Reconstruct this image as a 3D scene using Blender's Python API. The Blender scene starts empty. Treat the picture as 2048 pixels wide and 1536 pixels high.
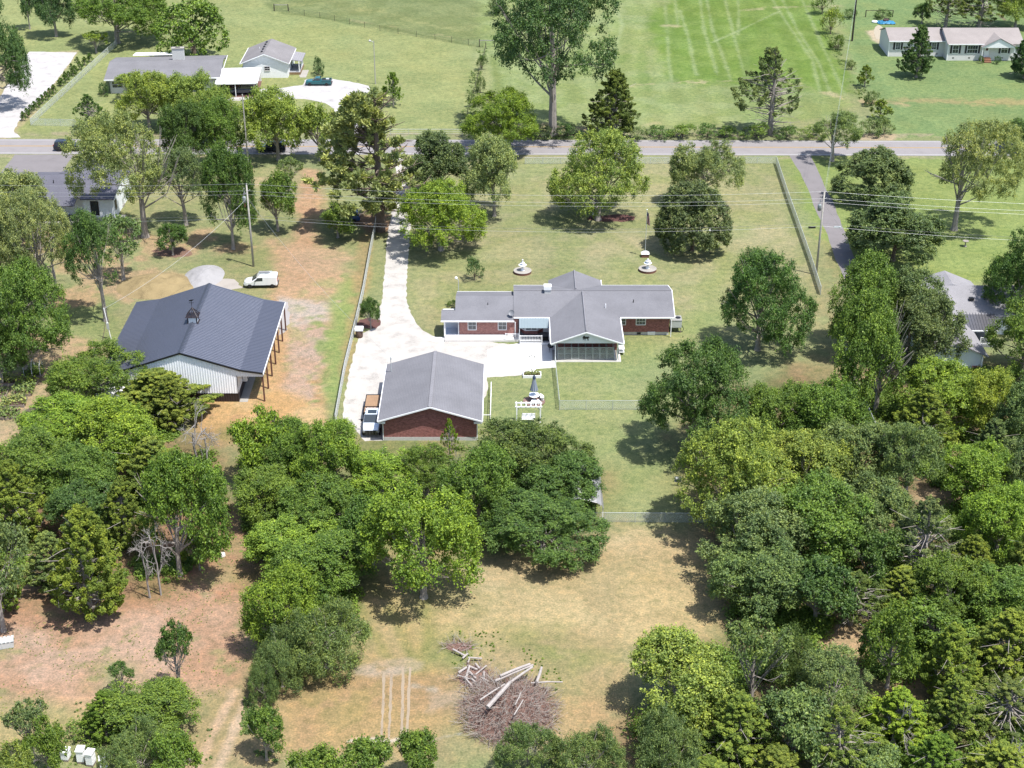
import bpy, math, random
import numpy as np
from mathutils import Vector, Matrix, Euler
R=math.radians
# ---------------------------------------------------------------- camera, sky, sun, exposure
scene=bpy.context.scene
F=3045.0; TH=R(28.0); CH=89.0
ct,st=math.cos(TH),math.sin(TH)
cd=bpy.data.cameras.new('camera'); cam=bpy.data.objects.new('camera',cd); scene.collection.objects.link(cam)
cam.location=(0,0,CH); cam.rotation_euler=(R(90)-TH,0,0)
cd.sensor_width=36; cd.lens=36*F/2048; cd.clip_end=5000; cd.clip_start=1
scene.camera=cam
SUN_EL=R(67.5); AZ=R(55)      # azimuth measured from -Y (towards the camera) to +X
sdir=Vector((math.cos(SUN_EL)*math.sin(AZ),-math.cos(SUN_EL)*math.cos(AZ),math.sin(SUN_EL)))
w=bpy.data.worlds.new('World'); scene.world=w; w.use_nodes=True
nt=w.node_tree; bg=nt.nodes['Background']
sky=nt.nodes.new('ShaderNodeTexSky'); sky.sky_type='NISHITA'; sky.sun_disc=False
sky.sun_elevation=SUN_EL; sky.sun_rotation=math.atan2(sdir.x,sdir.y); sky.air_density=1.0; sky.dust_density=1.5
nt.links.new(sky.outputs[0],bg.inputs[0]); bg.inputs[1].default_value=0.14
sl=bpy.data.lights.new('sun','SUN'); sl.energy=4.6; sl.angle=R(0.53); sl.color=(1,.965,.91)
so=bpy.data.objects.new('sun',sl); scene.collection.objects.link(so); so.rotation_euler=(-sdir).to_track_quat('-Z','Y').to_euler()
vs=scene.view_settings; vs.view_transform='Standard'; vs.look='None'; vs.gamma=1; vs.exposure=0.70
KEXP=2.75   # picture brightness of a sunlit white ground at this exposure
scene.render.resolution_x=1024; scene.render.resolution_y=768
try:
    scene.cycles.max_bounces=6; scene.cycles.transparent_max_bounces=24; scene.cycles.diffuse_bounces=3
except Exception: pass
C=scene.collection

# ---------------------------------------------------------------- projection helpers (photo pixel -> point of the place)
def ray(px,py):
    u=(px-1024)/F; v=(768-py)/F
    return (u, ct+v*st, -st+v*ct)
def P(px,py,z=0.0):
    d=ray(px,py); t=(z-CH)/d[2]; return (d[0]*t,d[1]*t,z)
def PZ(px,py,Y):
    d=ray(px,py); t=Y/d[1]; return (d[0]*t,Y,CH+d[2]*t)
def proj(x,y,z):
    dz=z-CH; dep=y*ct-dz*st; up=y*st+dz*ct
    return 1024+F*x/dep,768-F*up/dep,F/dep
def lin(c): 
    c=c/255.0
    return c/12.92 if c<=.04045 else ((c+.055)/1.055)**2.4
def TW(r,g,b): return T(r,g,b,1.25)
def T(r,g,b,k=KEXP): return (min(lin(r)/k,.85),min(lin(g)/k,.85),min(lin(b)/k,.85))

# ---------------------------------------------------------------- materials
MATS={}
def newmat(name):
    m=bpy.data.materials.new(name); m.use_nodes=True; m.node_tree.nodes.clear(); MATS[name]=m
    return m,m.node_tree.nodes,m.node_tree.links
def N(nodes,typ,**kw):
    n=nodes.new(typ)
    for k,v in kw.items():
        if k in n.inputs: n.inputs[k].default_value=v
        else: setattr(n,k,v)
    return n
def mathn(nodes,links,op,a,b=None,c=None):
    n=nodes.new('ShaderNodeMath'); n.operation=op
    for i,x in enumerate((a,b,c)):
        if x is None: continue
        if hasattr(x,'is_output'): links.new(x,n.inputs[i])
        else: n.inputs[i].default_value=x
    return n.outputs[0]
def mixc(nodes,links,f,a,b,blend='MIX'):
    n=nodes.new('ShaderNodeMix'); n.data_type='RGBA'; n.blend_type=blend
    for s,x in ((0,f),(6,a),(7,b)):
        if hasattr(x,'is_output'): links.new(x,n.inputs[s])
        elif s==0: n.inputs[s].default_value=x
        else: n.inputs[s].default_value=(*x[:3],1)
    return n.outputs[2]
def ramp(nodes,links,f,stops):
    n=nodes.new('ShaderNodeValToRGB'); el=n.color_ramp.elements
    while len(el)<len(stops): el.new(.5)
    for e,(p,c) in zip(el,stops): e.position=p; e.color=(*c,1) if len(c)==3 else c
    links.new(f,n.inputs[0]); return n.outputs[0]
def objco(nodes): return nodes.new('ShaderNodeTexCoord').outputs['Object']
def noise(nodes,links,co,scale,detail=4,rough=.6,vs_=None):
    if vs_:
        mp=nodes.new('ShaderNodeMapping'); mp.inputs['Scale'].default_value=vs_; links.new(co,mp.inputs[0]); co=mp.outputs[0]
    n=nodes.new('ShaderNodeTexNoise'); n.inputs['Scale'].default_value=scale; n.inputs['Detail'].default_value=detail; n.inputs['Roughness'].default_value=rough
    links.new(co,n.inputs['Vector']); return n.outputs['Fac']
def finish(m,nodes,links,col,rough=.8,metal=0,bump=None,bstr=.3,bdist=.02,spec=.5):
    b=nodes.new('ShaderNodeBsdfPrincipled'); o=nodes.new('ShaderNodeOutputMaterial')
    if hasattr(col,'is_output'): links.new(col,b.inputs['Base Color'])
    else: b.inputs['Base Color'].default_value=(*col[:3],1)
    if hasattr(rough,'is_output'): links.new(rough,b.inputs['Roughness'])
    else: b.inputs['Roughness'].default_value=rough
    b.inputs['Metallic'].default_value=metal
    b.inputs['Specular IOR Level'].default_value=spec
    if bump is not None:
        bp=nodes.new('ShaderNodeBump'); bp.inputs['Strength'].default_value=bstr; bp.inputs['Distance'].default_value=bdist
        links.new(bump,bp.inputs['Height']); links.new(bp.outputs[0],b.inputs['Normal'])
    links.new(b.outputs[0],o.inputs[0]); return m
def plain(name,col,rough=.6,metal=0,var=.12,scale=3.0,spec=.5):
    if name in MATS: return MATS[name]
    m,n,l=newmat(name); co=objco(n)
    f=noise(n,l,co,scale,5); f2=noise(n,l,co,scale*9,2)
    f=mathn(n,l,'ADD',mathn(n,l,'MULTIPLY',f,.7),mathn(n,l,'MULTIPLY',f2,.3))
    c=ramp(n,l,f,[(.3,tuple(x*(1-var) for x in col[:3])),(.7,tuple(min(x*(1+var),.9) for x in col[:3]))])
    return finish(m,n,l,c,rough,metal,spec=spec)
def brickmat(name,c1,c2,mortar,scale=1.0):
    m,n,l=newmat(name); co=objco(n)
    s=n.new('ShaderNodeSeparateXYZ'); l.new(co,s.inputs[0]); cb=n.new('ShaderNodeCombineXYZ')
    l.new(mathn(n,l,'ADD',s.outputs[0],s.outputs[1]),cb.inputs[0]); l.new(s.outputs[2],cb.inputs[1])
    b=n.new('ShaderNodeTexBrick'); l.new(cb.outputs[0],b.inputs['Vector'])
    b.inputs['Scale'].default_value=1; b.inputs['Brick Width'].default_value=.23*scale; b.inputs['Row Height'].default_value=.076*scale; b.inputs['Mortar Size'].default_value=.008
    b.inputs['Color1'].default_value=(*c1,1); b.inputs['Color2'].default_value=(*c2,1); b.inputs['Mortar'].default_value=(*mortar,1)
    f=noise(n,l,cb.outputs[0],1.1,6,.7,(1,9,1))
    c=mixc(n,l,ramp(n,l,f,[(.60,(0,0,0)),(.70,(.6,.6,.6))]),b.outputs['Color'],tuple(min(x*2.4+.03,.5) for x in c2))
    f2=noise(n,l,cb.outputs[0],3,5,.7)
    c=mixc(n,l,1.0,c,ramp(n,l,f2,[(.3,(.7,.7,.7)),(.7,(1.2,1.2,1.2))]),'MULTIPLY')
    return finish(m,n,l,c,.9,spec=.2)
def shinglemat(name,col):
    m,n,l=newmat(name); co=objco(n); s=n.new('ShaderNodeSeparateXYZ'); l.new(co,s.inputs[0])
    f=noise(n,l,co,7,3,.7,(1,1,3)); f2=noise(n,l,co,.35,5,.6); f3=noise(n,l,co,26,2)
    wv=mathn(n,l,'FRACT',mathn(n,l,'MULTIPLY',s.outputs[2],17.0))
    wv=mathn(n,l,'MULTIPLY',mathn(n,l,'LESS_THAN',wv,.22),.16)
    v=mathn(n,l,'ADD',mathn(n,l,'MULTIPLY',f,.6),mathn(n,l,'MULTIPLY',f2,.45))
    v=mathn(n,l,'ADD',v,mathn(n,l,'MULTIPLY',f3,.25)); v=mathn(n,l,'SUBTRACT',v,wv)
    c=ramp(n,l,v,[(.38,tuple(x*.78 for x in col)),(.6,col),(.85,tuple(x*1.3 for x in col))])
    return finish(m,n,l,c,.95,bump=f,bstr=.25,spec=.15)
brick=brickmat('red_brick',TW(192,136,128),TW(158,104,98),TW(192,165,158))
brick_dark=brickmat('dark_red_brick',TW(176,114,108),TW(134,80,78),TW(172,140,134))
shingle=shinglemat('grey_shingle',T(174,174,181)); shingle_tan=shinglemat('tan_shingle',T(214,204,200)); shingle_dark=shinglemat('charcoal_shingle',T(146,146,160)); shingle_cap=shinglemat('ridge_shingle',T(188,187,194)); shingle_light=shinglemat('light_grey_shingle',T(205,203,208))
white=plain('white_paint',(.80,.81,.82),.5,var=.05); siding=plain('pale_siding',(.76,.79,.82),.6,var=.05)
greywall=plain('pale_grey_wall',TW(226,224,222),.8,var=.06)
concrete=plain('concrete',T(232,226,216),.9,var=.14,scale=.8); whiteconc=plain('white_concrete',(.62,.60,.57),.9,var=.1,scale=.8)
blockconc=plain('concrete_block',TW(206,206,204),.9,var=.12)
galv=plain('galvanised_steel',TW(196,202,202),.5,.1,var=.12); darkmetal=plain('dark_metal',(.02,.02,.024),.4,.3)
black=plain('black_rubber',(.012,.012,.013),.7); wood=plain('weathered_wood',T(205,188,175),.9,var=.25); woodpole=plain('pole_wood',TW(176,172,164),.9,var=.2)
dark_in=plain('dark_interior',(.015,.014,.014),.9)
def glassm():
    m,n,l=newmat('window_glass'); return finish(m,n,l,(.03,.04,.05),.08,spec=.8)
glass=glassm()
def chainm(name,col,dens):
    m,n,l=newmat(name); uv=objco(n); s=n.new('ShaderNodeSeparateXYZ'); l.new(uv,s.inputs[0])
    h=mathn(n,l,'ADD',s.outputs[0],s.outputs[1]); a=mathn(n,l,'FRACT',mathn(n,l,'MULTIPLY',mathn(n,l,'ADD',h,s.outputs[2]),13.0)); b=mathn(n,l,'FRACT',mathn(n,l,'MULTIPLY',mathn(n,l,'SUBTRACT',h,s.outputs[2]),13.0))
    k=mathn(n,l,'MAXIMUM',mathn(n,l,'LESS_THAN',a,dens),mathn(n,l,'LESS_THAN',b,dens))
    t=n.new('ShaderNodeBsdfTransparent'); p=n.new('ShaderNodeBsdfPrincipled'); p.inputs['Base Color'].default_value=(*col,1); p.inputs['Roughness'].default_value=.5
    mx=n.new('ShaderNodeMixShader'); l.new(k,mx.inputs[0]); l.new(t.outputs[0],mx.inputs[1]); l.new(p.outputs[0],mx.inputs[2])
    o=n.new('ShaderNodeOutputMaterial'); l.new(mx.outputs[0],o.inputs[0]); return m
chain=chainm('chain_link',(.6,.64,.61),.11); chain_dense=chainm('dense_chain_link',(.66,.67,.64),.30)
def leafmat(name,trans=.22,rough=.5,spec=.35,hue=1.0):
    m,n,l=newmat(name); oi=n.new('ShaderNodeObjectInfo'); at=n.new('ShaderNodeAttribute'); at.attribute_name='tint'
    f=at.outputs['Fac']
    g=ramp(n,l,f,[(0,(.45,.55,.62)),(.5,(1,1,1)),(1,(1.75,1.55,1.15))])
    c=mixc(n,l,1.0,oi.outputs['Color'],g,'MULTIPLY')
    p=n.new('ShaderNodeBsdfPrincipled'); l.new(c,p.inputs['Base Color']); p.inputs['Roughness'].default_value=rough; p.inputs['Specular IOR Level'].default_value=spec
    t=n.new('ShaderNodeBsdfTranslucent'); l.new(mixc(n,l,1.0,c,(1.25,1.35,.7),'MULTIPLY'),t.inputs[0])
    mx=n.new('ShaderNodeMixShader'); mx.inputs[0].default_value=trans; l.new(p.outputs[0],mx.inputs[1]); l.new(t.outputs[0],mx.inputs[2])
    o=n.new('ShaderNodeOutputMaterial'); l.new(mx.outputs[0],o.inputs[0]); return m
leaf=leafmat('foliage'); leafneedle=leafmat('needle_foliage',.2,.6,.2); leafgloss=leafmat('glossy_foliage',.15,.45,.4)
bark=plain('grey_bark',TW(158,150,142),.95,var=.3,scale=2); bark_dark=plain('brown_bark',TW(112,98,88),.95,var=.3,scale=2); bark_pale=plain('bleached_bark',T(232,224,218),.9,var=.25,scale=2)

# ---------------------------------------------------------------- mesh builder
class MB:
    def __init__(s): s.v=[]; s.f=[]
    def add(s,vs,fs):
        o=len(s.v); s.v+=[tuple(x) for x in vs]; s.f+=[tuple(i+o for i in f) for f in fs]; return s
    def box(s,x0,y0,z0,x1,y1,z1):
        if x0>x1:x0,x1=x1,x0
        if y0>y1:y0,y1=y1,y0
        if z0>z1:z0,z1=z1,z0
        return s.add([(x0,y0,z0),(x1,y0,z0),(x1,y1,z0),(x0,y1,z0),(x0,y0,z1),(x1,y0,z1),(x1,y1,z1),(x0,y1,z1)],
            [(0,3,2,1),(4,5,6,7),(0,1,5,4),(1,2,6,5),(2,3,7,6),(3,0,4,7)])
    def slab(s,pts,t):   # pts: top polygon, ccw seen from above; thickness downwards
        n=len(pts); lo=[(x,y,z-t) for x,y,z in pts]
        return s.add(list(pts)+lo,[tuple(range(n)),tuple(range(2*n-1,n-1,-1))]+[(i,i+n,(i+1)%n+n,(i+1)%n) for i in range(n)])
    def prismY(s,poly,y0,y1):  # poly in (x,z)
        n=len(poly)
        return s.add([(x,y0,z) for x,z in poly]+[(x,y1,z) for x,z in poly],[tuple(range(n)),tuple(range(2*n-1,n-1,-1))]+[(i,i+n,(i+1)%n+n,(i+1)%n) for i in range(n)])
    def prismX(s,poly,x0,x1):  # poly in (y,z)
        n=len(poly)
        return s.add([(x0,y,z) for y,z in poly]+[(x1,y,z) for y,z in poly],[tuple(range(n)),tuple(range(2*n-1,n-1,-1))]+[(i,i+n,(i+1)%n+n,(i+1)%n) for i in range(n)])
    def tube(s,pts,r,n=6,cap=True):
        pts=[Vector(p) for p in pts]; rs=r if isinstance(r,(list,tuple)) else [r]*len(pts); o=len(s.v); k=len(pts)
        for i,p in enumerate(pts):
            d=(pts[min(i+1,k-1)]-pts[max(i-1,0)]); d=d.normalized() if d.length>1e-9 else Vector((0,0,1))
            a=d.cross(Vector((0,0,1)) if abs(d.z)<.9 else Vector((1,0,0))).normalized(); b=d.cross(a)
            for j in range(n):
                t=2*math.pi*j/n; q=p+(a*math.cos(t)+b*math.sin(t))*rs[i]; s.v.append(tuple(q))
        for i in range(k-1):
            for j in range(n): s.f.append((o+i*n+j,o+i*n+(j+1)%n,o+(i+1)*n+(j+1)%n,o+(i+1)*n+j))
        if cap: s.f.append(tuple(o+j for j in range(n-1,-1,-1))); s.f.append(tuple(o+(k-1)*n+j for j in range(n)))
        return s
    def lathe(s,prof,cx=0,cy=0,n=20):   # prof (r,z)
        o=len(s.v); k=len(prof)
        for r,z in prof:
            for j in range(n):
                t=2*math.pi*j/n; s.v.append((cx+r*math.cos(t),cy+r*math.sin(t),z))
        for i in range(k-1):
            for j in range(n): s.f.append((o+i*n+j,o+i*n+(j+1)%n,o+(i+1)*n+(j+1)%n,o+(i+1)*n+j))
        s.f.append(tuple(o+j for j in range(n-1,-1,-1))); s.f.append(tuple(o+(k-1)*n+j for j in range(n))); return s
    def loft(s,rings):
        n=len(rings[0]); o=len(s.v)
        for r in rings: s.v+=[tuple(p) for p in r]
        for i in range(len(rings)-1):
            for j in range(n): s.f.append((o+i*n+j,o+i*n+(j+1)%n,o+(i+1)*n+(j+1)%n,o+(i+1)*n+j))
        s.f.append(tuple(o+j for j in range(n-1,-1,-1))); s.f.append(tuple(o+(len(rings)-1)*n+j for j in range(n))); return s
    def build(s,name,mat,parent=None,smooth=False,bevel=0):
        me=bpy.data.meshes.new(name); me.from_pydata(s.v,[],s.f); me.validate(); me.update()
        o=bpy.data.objects.new(name,me); C.objects.link(o); me.materials.append(mat)
        if smooth:
            for p in me.polygons: p.use_smooth=True
        if bevel:
            b=o.modifiers.new('bevel','BEVEL'); b.width=bevel; b.segments=2
        if parent: o.parent=parent
        return o
def tag(o,label=None,cat=None,group=None,kind=None):
    if label: o['label']=label
    if cat: o['category']=cat
    if group: o['group']=group
    if kind: o['kind']=kind
    return o
def thing(name,loc,label,cat,rz=0,group=None,scale=None):
    o=bpy.data.objects.new(name,None); C.objects.link(o); o.location=loc; o.rotation_euler=(0,0,rz); o.empty_display_size=.3
    if scale: o.scale=scale
    return tag(o,label,cat,group)
def dup(root,loc,rz=0,label=None,group=None,scale=None):
    r=root.copy(); C.objects.link(r); r.location=loc; r.rotation_euler=(0,0,rz)
    if scale: r.scale=scale
    if label: r['label']=label
    if group: r['group']=group
    for ch in list(root.children):
        c=ch.copy(); C.objects.link(c); c.parent=r
        for g in list(ch.children):
            d=g.copy(); C.objects.link(d); d.parent=c
    return r
# ---------------------------------------------------------------- ground
rng=np.random.default_rng(7)
def vnoise(x,y,s,seed):
    g=np.random.default_rng(seed).random((256,256)); X=x/s; Y=y/s
    xi=np.floor(X).astype(int); yi=np.floor(Y).astype(int); fx=X-xi; fy=Y-yi
    fx=fx*fx*(3-2*fx); fy=fy*fy*(3-2*fy); a=lambda i,j:g[(xi+i)%256,(yi+j)%256]
    return (a(0,0)*(1-fx)+a(1,0)*fx)*(1-fy)+(a(0,1)*(1-fx)+a(1,1)*fx)*fy
def fbm(x,y,s,seed,o=4):
    t=0;a=1;n=0
    for i in range(o): t=t+a*vnoise(x,y,s/2**i,seed+i*17); n+=a; a*=.55
    return t/n
def axis(a,b,st_,outer):
    c=np.arange(a,b,st_); return np.concatenate([-np.array(outer[::-1])+a,c,b+np.array(outer)])
gx=axis(-165,165,.34,[3,10,30,80,200,600,1500]); gy=np.concatenate([axis(84,165,.3,[3,10,30,80,200,600,1500])[:-7],axis(165,402,.45,[3,10,30,80,200,600,1500])[7:]])
GX,GY=np.meshgrid(gx,gy); X=GX.ravel(); Y=GY.ravel()
COL=np.zeros((X.size,3)); 
def tc(rgb):
    f=(.80,.82,.87) if rgb[1]>=rgb[0] else (.66,.76,.80)
    return np.array(T(*[255-(255-c)*k for c,k in zip(rgb,f)]))
def wpoly(px): return np.array([P(a,b)[:2] for a,b in px])
def segd(px,py,a,b):
    d=b-a; t=np.clip(((px-a[0])*d[0]+(py-a[1])*d[1])/max(d@d,1e-9),0,1)
    return np.hypot(px-a[0]-t*d[0],py-a[1]-t*d[1])
def polysd(poly,m):
    x=X[m];y=Y[m]; dd=np.full(x.size,1e9); ins=np.zeros(x.size,bool); n=len(poly)
    for i in range(n):
        a=poly[i];b=poly[(i+1)%n]; dd=np.minimum(dd,segd(x,y,a,b))
        c=((a[1]>y)!=(b[1]>y)); xx=(b[0]-a[0])*(y-a[1])/((b[1]-a[1]) if abs(b[1]-a[1])>1e-9 else 1e-9)+a[0]
        ins^=c&(x<xx)
    return np.where(ins,dd,-dd)
NA=fbm(X,Y,6,1,4)-.5; NB=fbm(X,Y,1.6,50,3)-.5; NC=fbm(X,Y,22,90,4)-.5
def smooth(a,b,v): t=np.clip((v-a)/(b-a),0,1); return t*t*(3-2*t)
def reg(px,rgb,soft=.6,amp=1.5,s=1.0,patch=None,pseed=200,pscale=3.0,world=False,rgb2=None):
    poly=np.array(px) if world else wpoly(px); pad=soft+amp+2
    m=(X>poly[:,0].min()-pad)&(X<poly[:,0].max()+pad)&(Y>poly[:,1].min()-pad)&(Y<poly[:,1].max()+pad)
    if not m.any(): return
    sd=polysd(poly,m)+(NA[m]*2+NB[m]*.8)*amp; k=smooth(-soft,soft,sd)*s
    if patch is not None:
        q=fbm(X[m],Y[m],pscale,pseed,4); k=k*smooth(1-patch-.08,1-patch+.08,q+(0.5-.5))
    c=tc(rgb)
    if rgb2 is not None:
        q=smooth(.35,.65,fbm(X[m],Y[m],4,333,4))[:,None]; c=c*(1-q)+tc(rgb2)*q
    COL[m]=COL[m]*(1-k[:,None])+c*k[:,None]
def stroke(px,wid,rgb,soft=.3,amp=.3,s=1.0,patch=None,pseed=400,pscale=2.0):
    pl=wpoly(px); pad=wid+soft+amp+1
    m=(X>pl[:,0].min()-pad)&(X<pl[:,0].max()+pad)&(Y>pl[:,1].min()-pad)&(Y<pl[:,1].max()+pad)
    x=X[m];y=Y[m]; d=np.full(x.size,1e9)
    for i in range(len(pl)-1): d=np.minimum(d,segd(x,y,pl[i],pl[i+1]))
    k=smooth(-soft,soft,wid/2-d+(NA[m]+NB[m])*amp*2)*s
    if patch is not None: k=k*smooth(1-patch-.08,1-patch+.08,fbm(x,y,pscale,pseed,3))
    COL[m]=COL[m]*(1-k[:,None])+tc(rgb)*k[:,None]
# the lawn colours of each property
COL[:]=tc((150,166,112))
k=smooth(.35,.65,fbm(X,Y,14,11,4))[:,None]; COL[:]=COL*(1-k)+tc((165,174,122))*k
reg([(-400,-60),(980,-60),(960,100),(925,268),(-400,268)],(160,176,112),2,2,1,rgb2=(174,186,120))
reg([(545,20),(975,98),(1010,-60),(450,-60)],(118,138,84),1,1.5,.85,rgb2=(134,152,98))
reg([(975,-80),(1640,-80),(1700,240),(925,270)],(146,170,100),2,2,1,rgb2=(164,184,120))
reg([(1290,40),(1420,-60),(1600,-60),(1720,190),(1340,165)],(104,146,52),2,3,.92,rgb2=(122,160,68))
reg([(1640,-80),(2400,-80),(2400,272),(1785,272),(1700,120)],(126,162,100),2,2,1,rgb2=(140,170,104))
reg([(1560,315),(2400,315),(2400,560),(1680,560)],(146,172,92),2,2,1,rgb2=(156,180,102))
reg([(820,318),(1548,318),(1630,560),(1640,660),(1345,680),(830,660)],(164,174,116),1.5,2,1,rgb2=(180,180,132))
reg([(960,745),(1115,735),(1260,680),(1420,700),(1400,1040),(960,1040)],(152,170,108),1.5,2,1,rgb2=(164,176,118))
reg([(-200,430),(560,330),(640,330),(700,470),(760,470),(690,860),(-200,900)],(158,168,112),3,3,1,rgb2=(172,172,122))
reg([(-100,560),(230,560),(240,720),(60,760),(-100,760)],(138,160,92),3,3,.6)
# road verge
reg([(-300,262),(2400,270),(2400,276),(-300,272)],(176,170,142),.5,.6,.7,patch=.5); reg([(-300,309),(2400,313),(2400,318),(-300,316)],(180,176,140),.5,.6,.7,patch=.5)
# NW field mow pattern, front lawn passes
m=(Y>262)&(X<-2); s_=np.sin((X*.8+Y*.5)*2*math.pi/3.1)*.5+np.sin((X*.25-Y*.9)*2*math.pi/3.6)*.5
COL[m]*=(1+.045*s_[m])[:,None]
m=(Y>186)&(Y<250)&(X>-16)&(X<36); COL[m]*=(1+.035*np.sin((Y+.6*np.sin(X*.07))*2*math.pi/2.2))[m][:,None]
m=(Y>262)&(X>0)&(X<75); COL[m]*=(1+.05*np.sin((X*1+2*np.sin(Y*.05))*2*math.pi/5))[m][:,None]
# light tyre / hay tracks in the NE field
for pl in ([(1410,-20),(1425,60),(1445,110),(1462,160)],[(1445,-20),(1470,80),(1490,150)],[(1475,-10),(1478,30),(1476,70)],[(1400,0),(1408,60),(1420,100),(1435,150)],[(1560,-10),(1595,60),(1640,130),(1662,190)],[(1545,0),(1570,40),(1625,120),(1640,185)],[(1230,10),(1245,50),(1232,95),(1200,110)],[(1330,10),(1335,60),(1337,120),(1345,170)],[(1360,20),(1378,80),(1390,140),(1394,150)],[(1160,120),(1190,135),(1210,165)],[(1350,0),(1356,50)],[(1600,-10),(1640,80),(1690,190)],[(1425,85),(1480,60),(1560,22)]):
    stroke(pl,.6,(186,204,150),.45,.3,.5); 
for pl in ([(1284,100),(1282,170)],[(1340,30),(1337,70)],[(1255,110),(1240,125)],[(1292,150),(1297,180)],[(1490,100),(1500,190)]): stroke(pl,2,(120,156,76),.8,.6,.6)
stroke([(1250,170),(1400,164),(1560,160),(1720,205)],1.6,(196,190,142),1,1.5,.8,patch=.6)
stroke([(1490,20),(1560,14),(1680,12)],1.8,(205,196,150),1,1.2,.7,patch=.6)
stroke([(1330,50),(1350,52)],1.6,(205,196,150),1,1,.7); stroke([(1290,250),(1310,246)],1.5,(215,205,155),1,1,.6)
stroke([(960,110),(975,240)],3.5,(176,186,128),1,1,.8); stroke([(985,110),(1000,190)],1.2,(128,150,80),.6,.5,.7); stroke([(560,26),(740,48),(965,96)],.7,(96,118,62),.5,.3,.6)
stroke([(520,0),(640,14),(760,22),(900,60)],2,(172,180,118),1.5,2,.6,patch=.5)
stroke([(970,250),(1180,258)],3.5,(205,180,140),1,1.5,.8)
stroke([(560,50),(700,40),(930,78)],1.5,(190,184,130),1,1,.5,patch=.4)
stroke([(1760,205),(1850,200),(1950,206),(2060,205)],3,(176,164,108),1.5,2,.75,patch=.7); stroke([(1700,203),(1800,208)],2,(200,176,130),1,1,.8,patch=.6)
reg([(1715,268),(1790,268),(1785,280),(1720,280)],(205,185,150),.5,.8)
# front lawn worn patches
for q in ([(820,440),(1000,480),(1300,470),(1340,500),(1100,520),(850,500)],[(1360,590),(1500,560),(1420,660),(1345,680)],[(1250,350),(1350,350),(1400,365),(1250,372)],[(1480,430),(1600,480),(1600,540),(1500,500)],[(1060,390),(1300,380),(1100,420)]):
    reg(q,(200,190,146),3,3,.6,patch=.5,pseed=77,pscale=8)
for pl in ([(1260,540),(1300,510),(1340,545),(1330,580),(1260,575),(1250,545)],[(1340,620),(1400,600),(1480,580)],[(1480,390),(1580,410),(1590,470)],[(900,520),(1040,470),(1200,460),(1300,520)],[(1440,545),(1500,505),(1560,480)],[(1420,480),(1450,510),(1440,530)]): stroke(pl,1.4,(150,164,98),.8,.4,.4)
reg([(1395,570),(1440,555),(1470,620),(1420,680),(1350,690)],(150,172,102),2,2,.6)
# dirt road by the new barn and bare soil
reg([(600,335),(650,335),(640,420),(625,480),(650,560),(560,620),(540,560),(590,480),(585,420)],(216,172,132),1.5,2,1,rgb2=(206,160,122))
reg([(480,335),(650,330),(640,365),(500,370)],(205,182,140),2,3,.7,patch=.45,pseed=60)
reg([(540,480),(670,510),(690,560),(680,592),(548,600)],(212,172,136),2,3,.95,patch=.7)
reg([(545,600),(660,612),(668,700),(650,790),(655,850),(500,880),(400,880),(400,790),(530,800)],(222,178,132),1.5,2,.97,rgb2=(212,160,110))
reg([(565,605),(665,605),(655,690),(640,780),(600,830),(560,800),(575,700)],(206,172,150),1.2,2,.9,patch=.72,pseed=61,rgb2=(200,178,166))
reg([(560,596),(650,610),(662,640),(590,650)],(208,198,190),1,1.5,.9,patch=.75,pseed=64)
reg([(405,790),(560,780),(640,810),(650,870),(440,890),(395,830)],(236,196,138),1.2,1.5,.9,patch=.75,pseed=62,rgb2=(226,176,112))
reg([(545,640),(575,660),(545,800),(500,800)],(228,178,122),1,1,.8,patch=.6,pseed=65)
stroke([(600,640),(585,700),(570,740)],1.6,(170,172,110),1,1,.6,patch=.5); stroke([(640,640),(655,700),(650,750),(640,800)],2.2,(140,166,96),.8,2,.9,patch=.55,pseed=68)
reg([(665,600),(700,560),(720,600),(700,700),(665,850),(650,760)],(150,178,100),1,1.5,.85,patch=.8)
reg([(600,560),(660,560),(690,600),(600,620)],(168,178,118),1.5,2,.7,patch=.5)
stroke([(735,470),(725,560),(705,660),(690,760)],1.8,(178,148,104),.7,.8,.6,patch=.65)
stroke([(745,440),(770,450)],6,(150,112,88),1,1.5,.9)
for (a,b,rx) in ((250,560,7),(300,580,6),(220,470,4),(60,480,6),(155,490,3),(165,530,3.5),(420,470,3),(250,520,3),(345,495,4),(465,500,3.5),(292,475,2.5),(130,600,5),(100,720,7),(40,700,7),(200,500,3)):
    c=P(a,b); t=np.linspace(0,2*math.pi,14)[:-1]; reg([(c[0]+rx*math.cos(q),c[1]+rx*.8*math.sin(q)) for q in t],(205,168,128),1.2,2,.85,patch=.6,pseed=int(a),world=True)
reg([(-60,800),(60,760),(120,740),(200,720),(160,800),(60,850),(0,900),(-60,950)],(208,178,138),2,3,.8,patch=.62,pseed=71)
reg([(0,850),(50,840),(20,900),(20,960),(-40,1000),(-60,900)],(214,180,142),1.5,2,.8,patch=.7,pseed=72)
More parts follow.
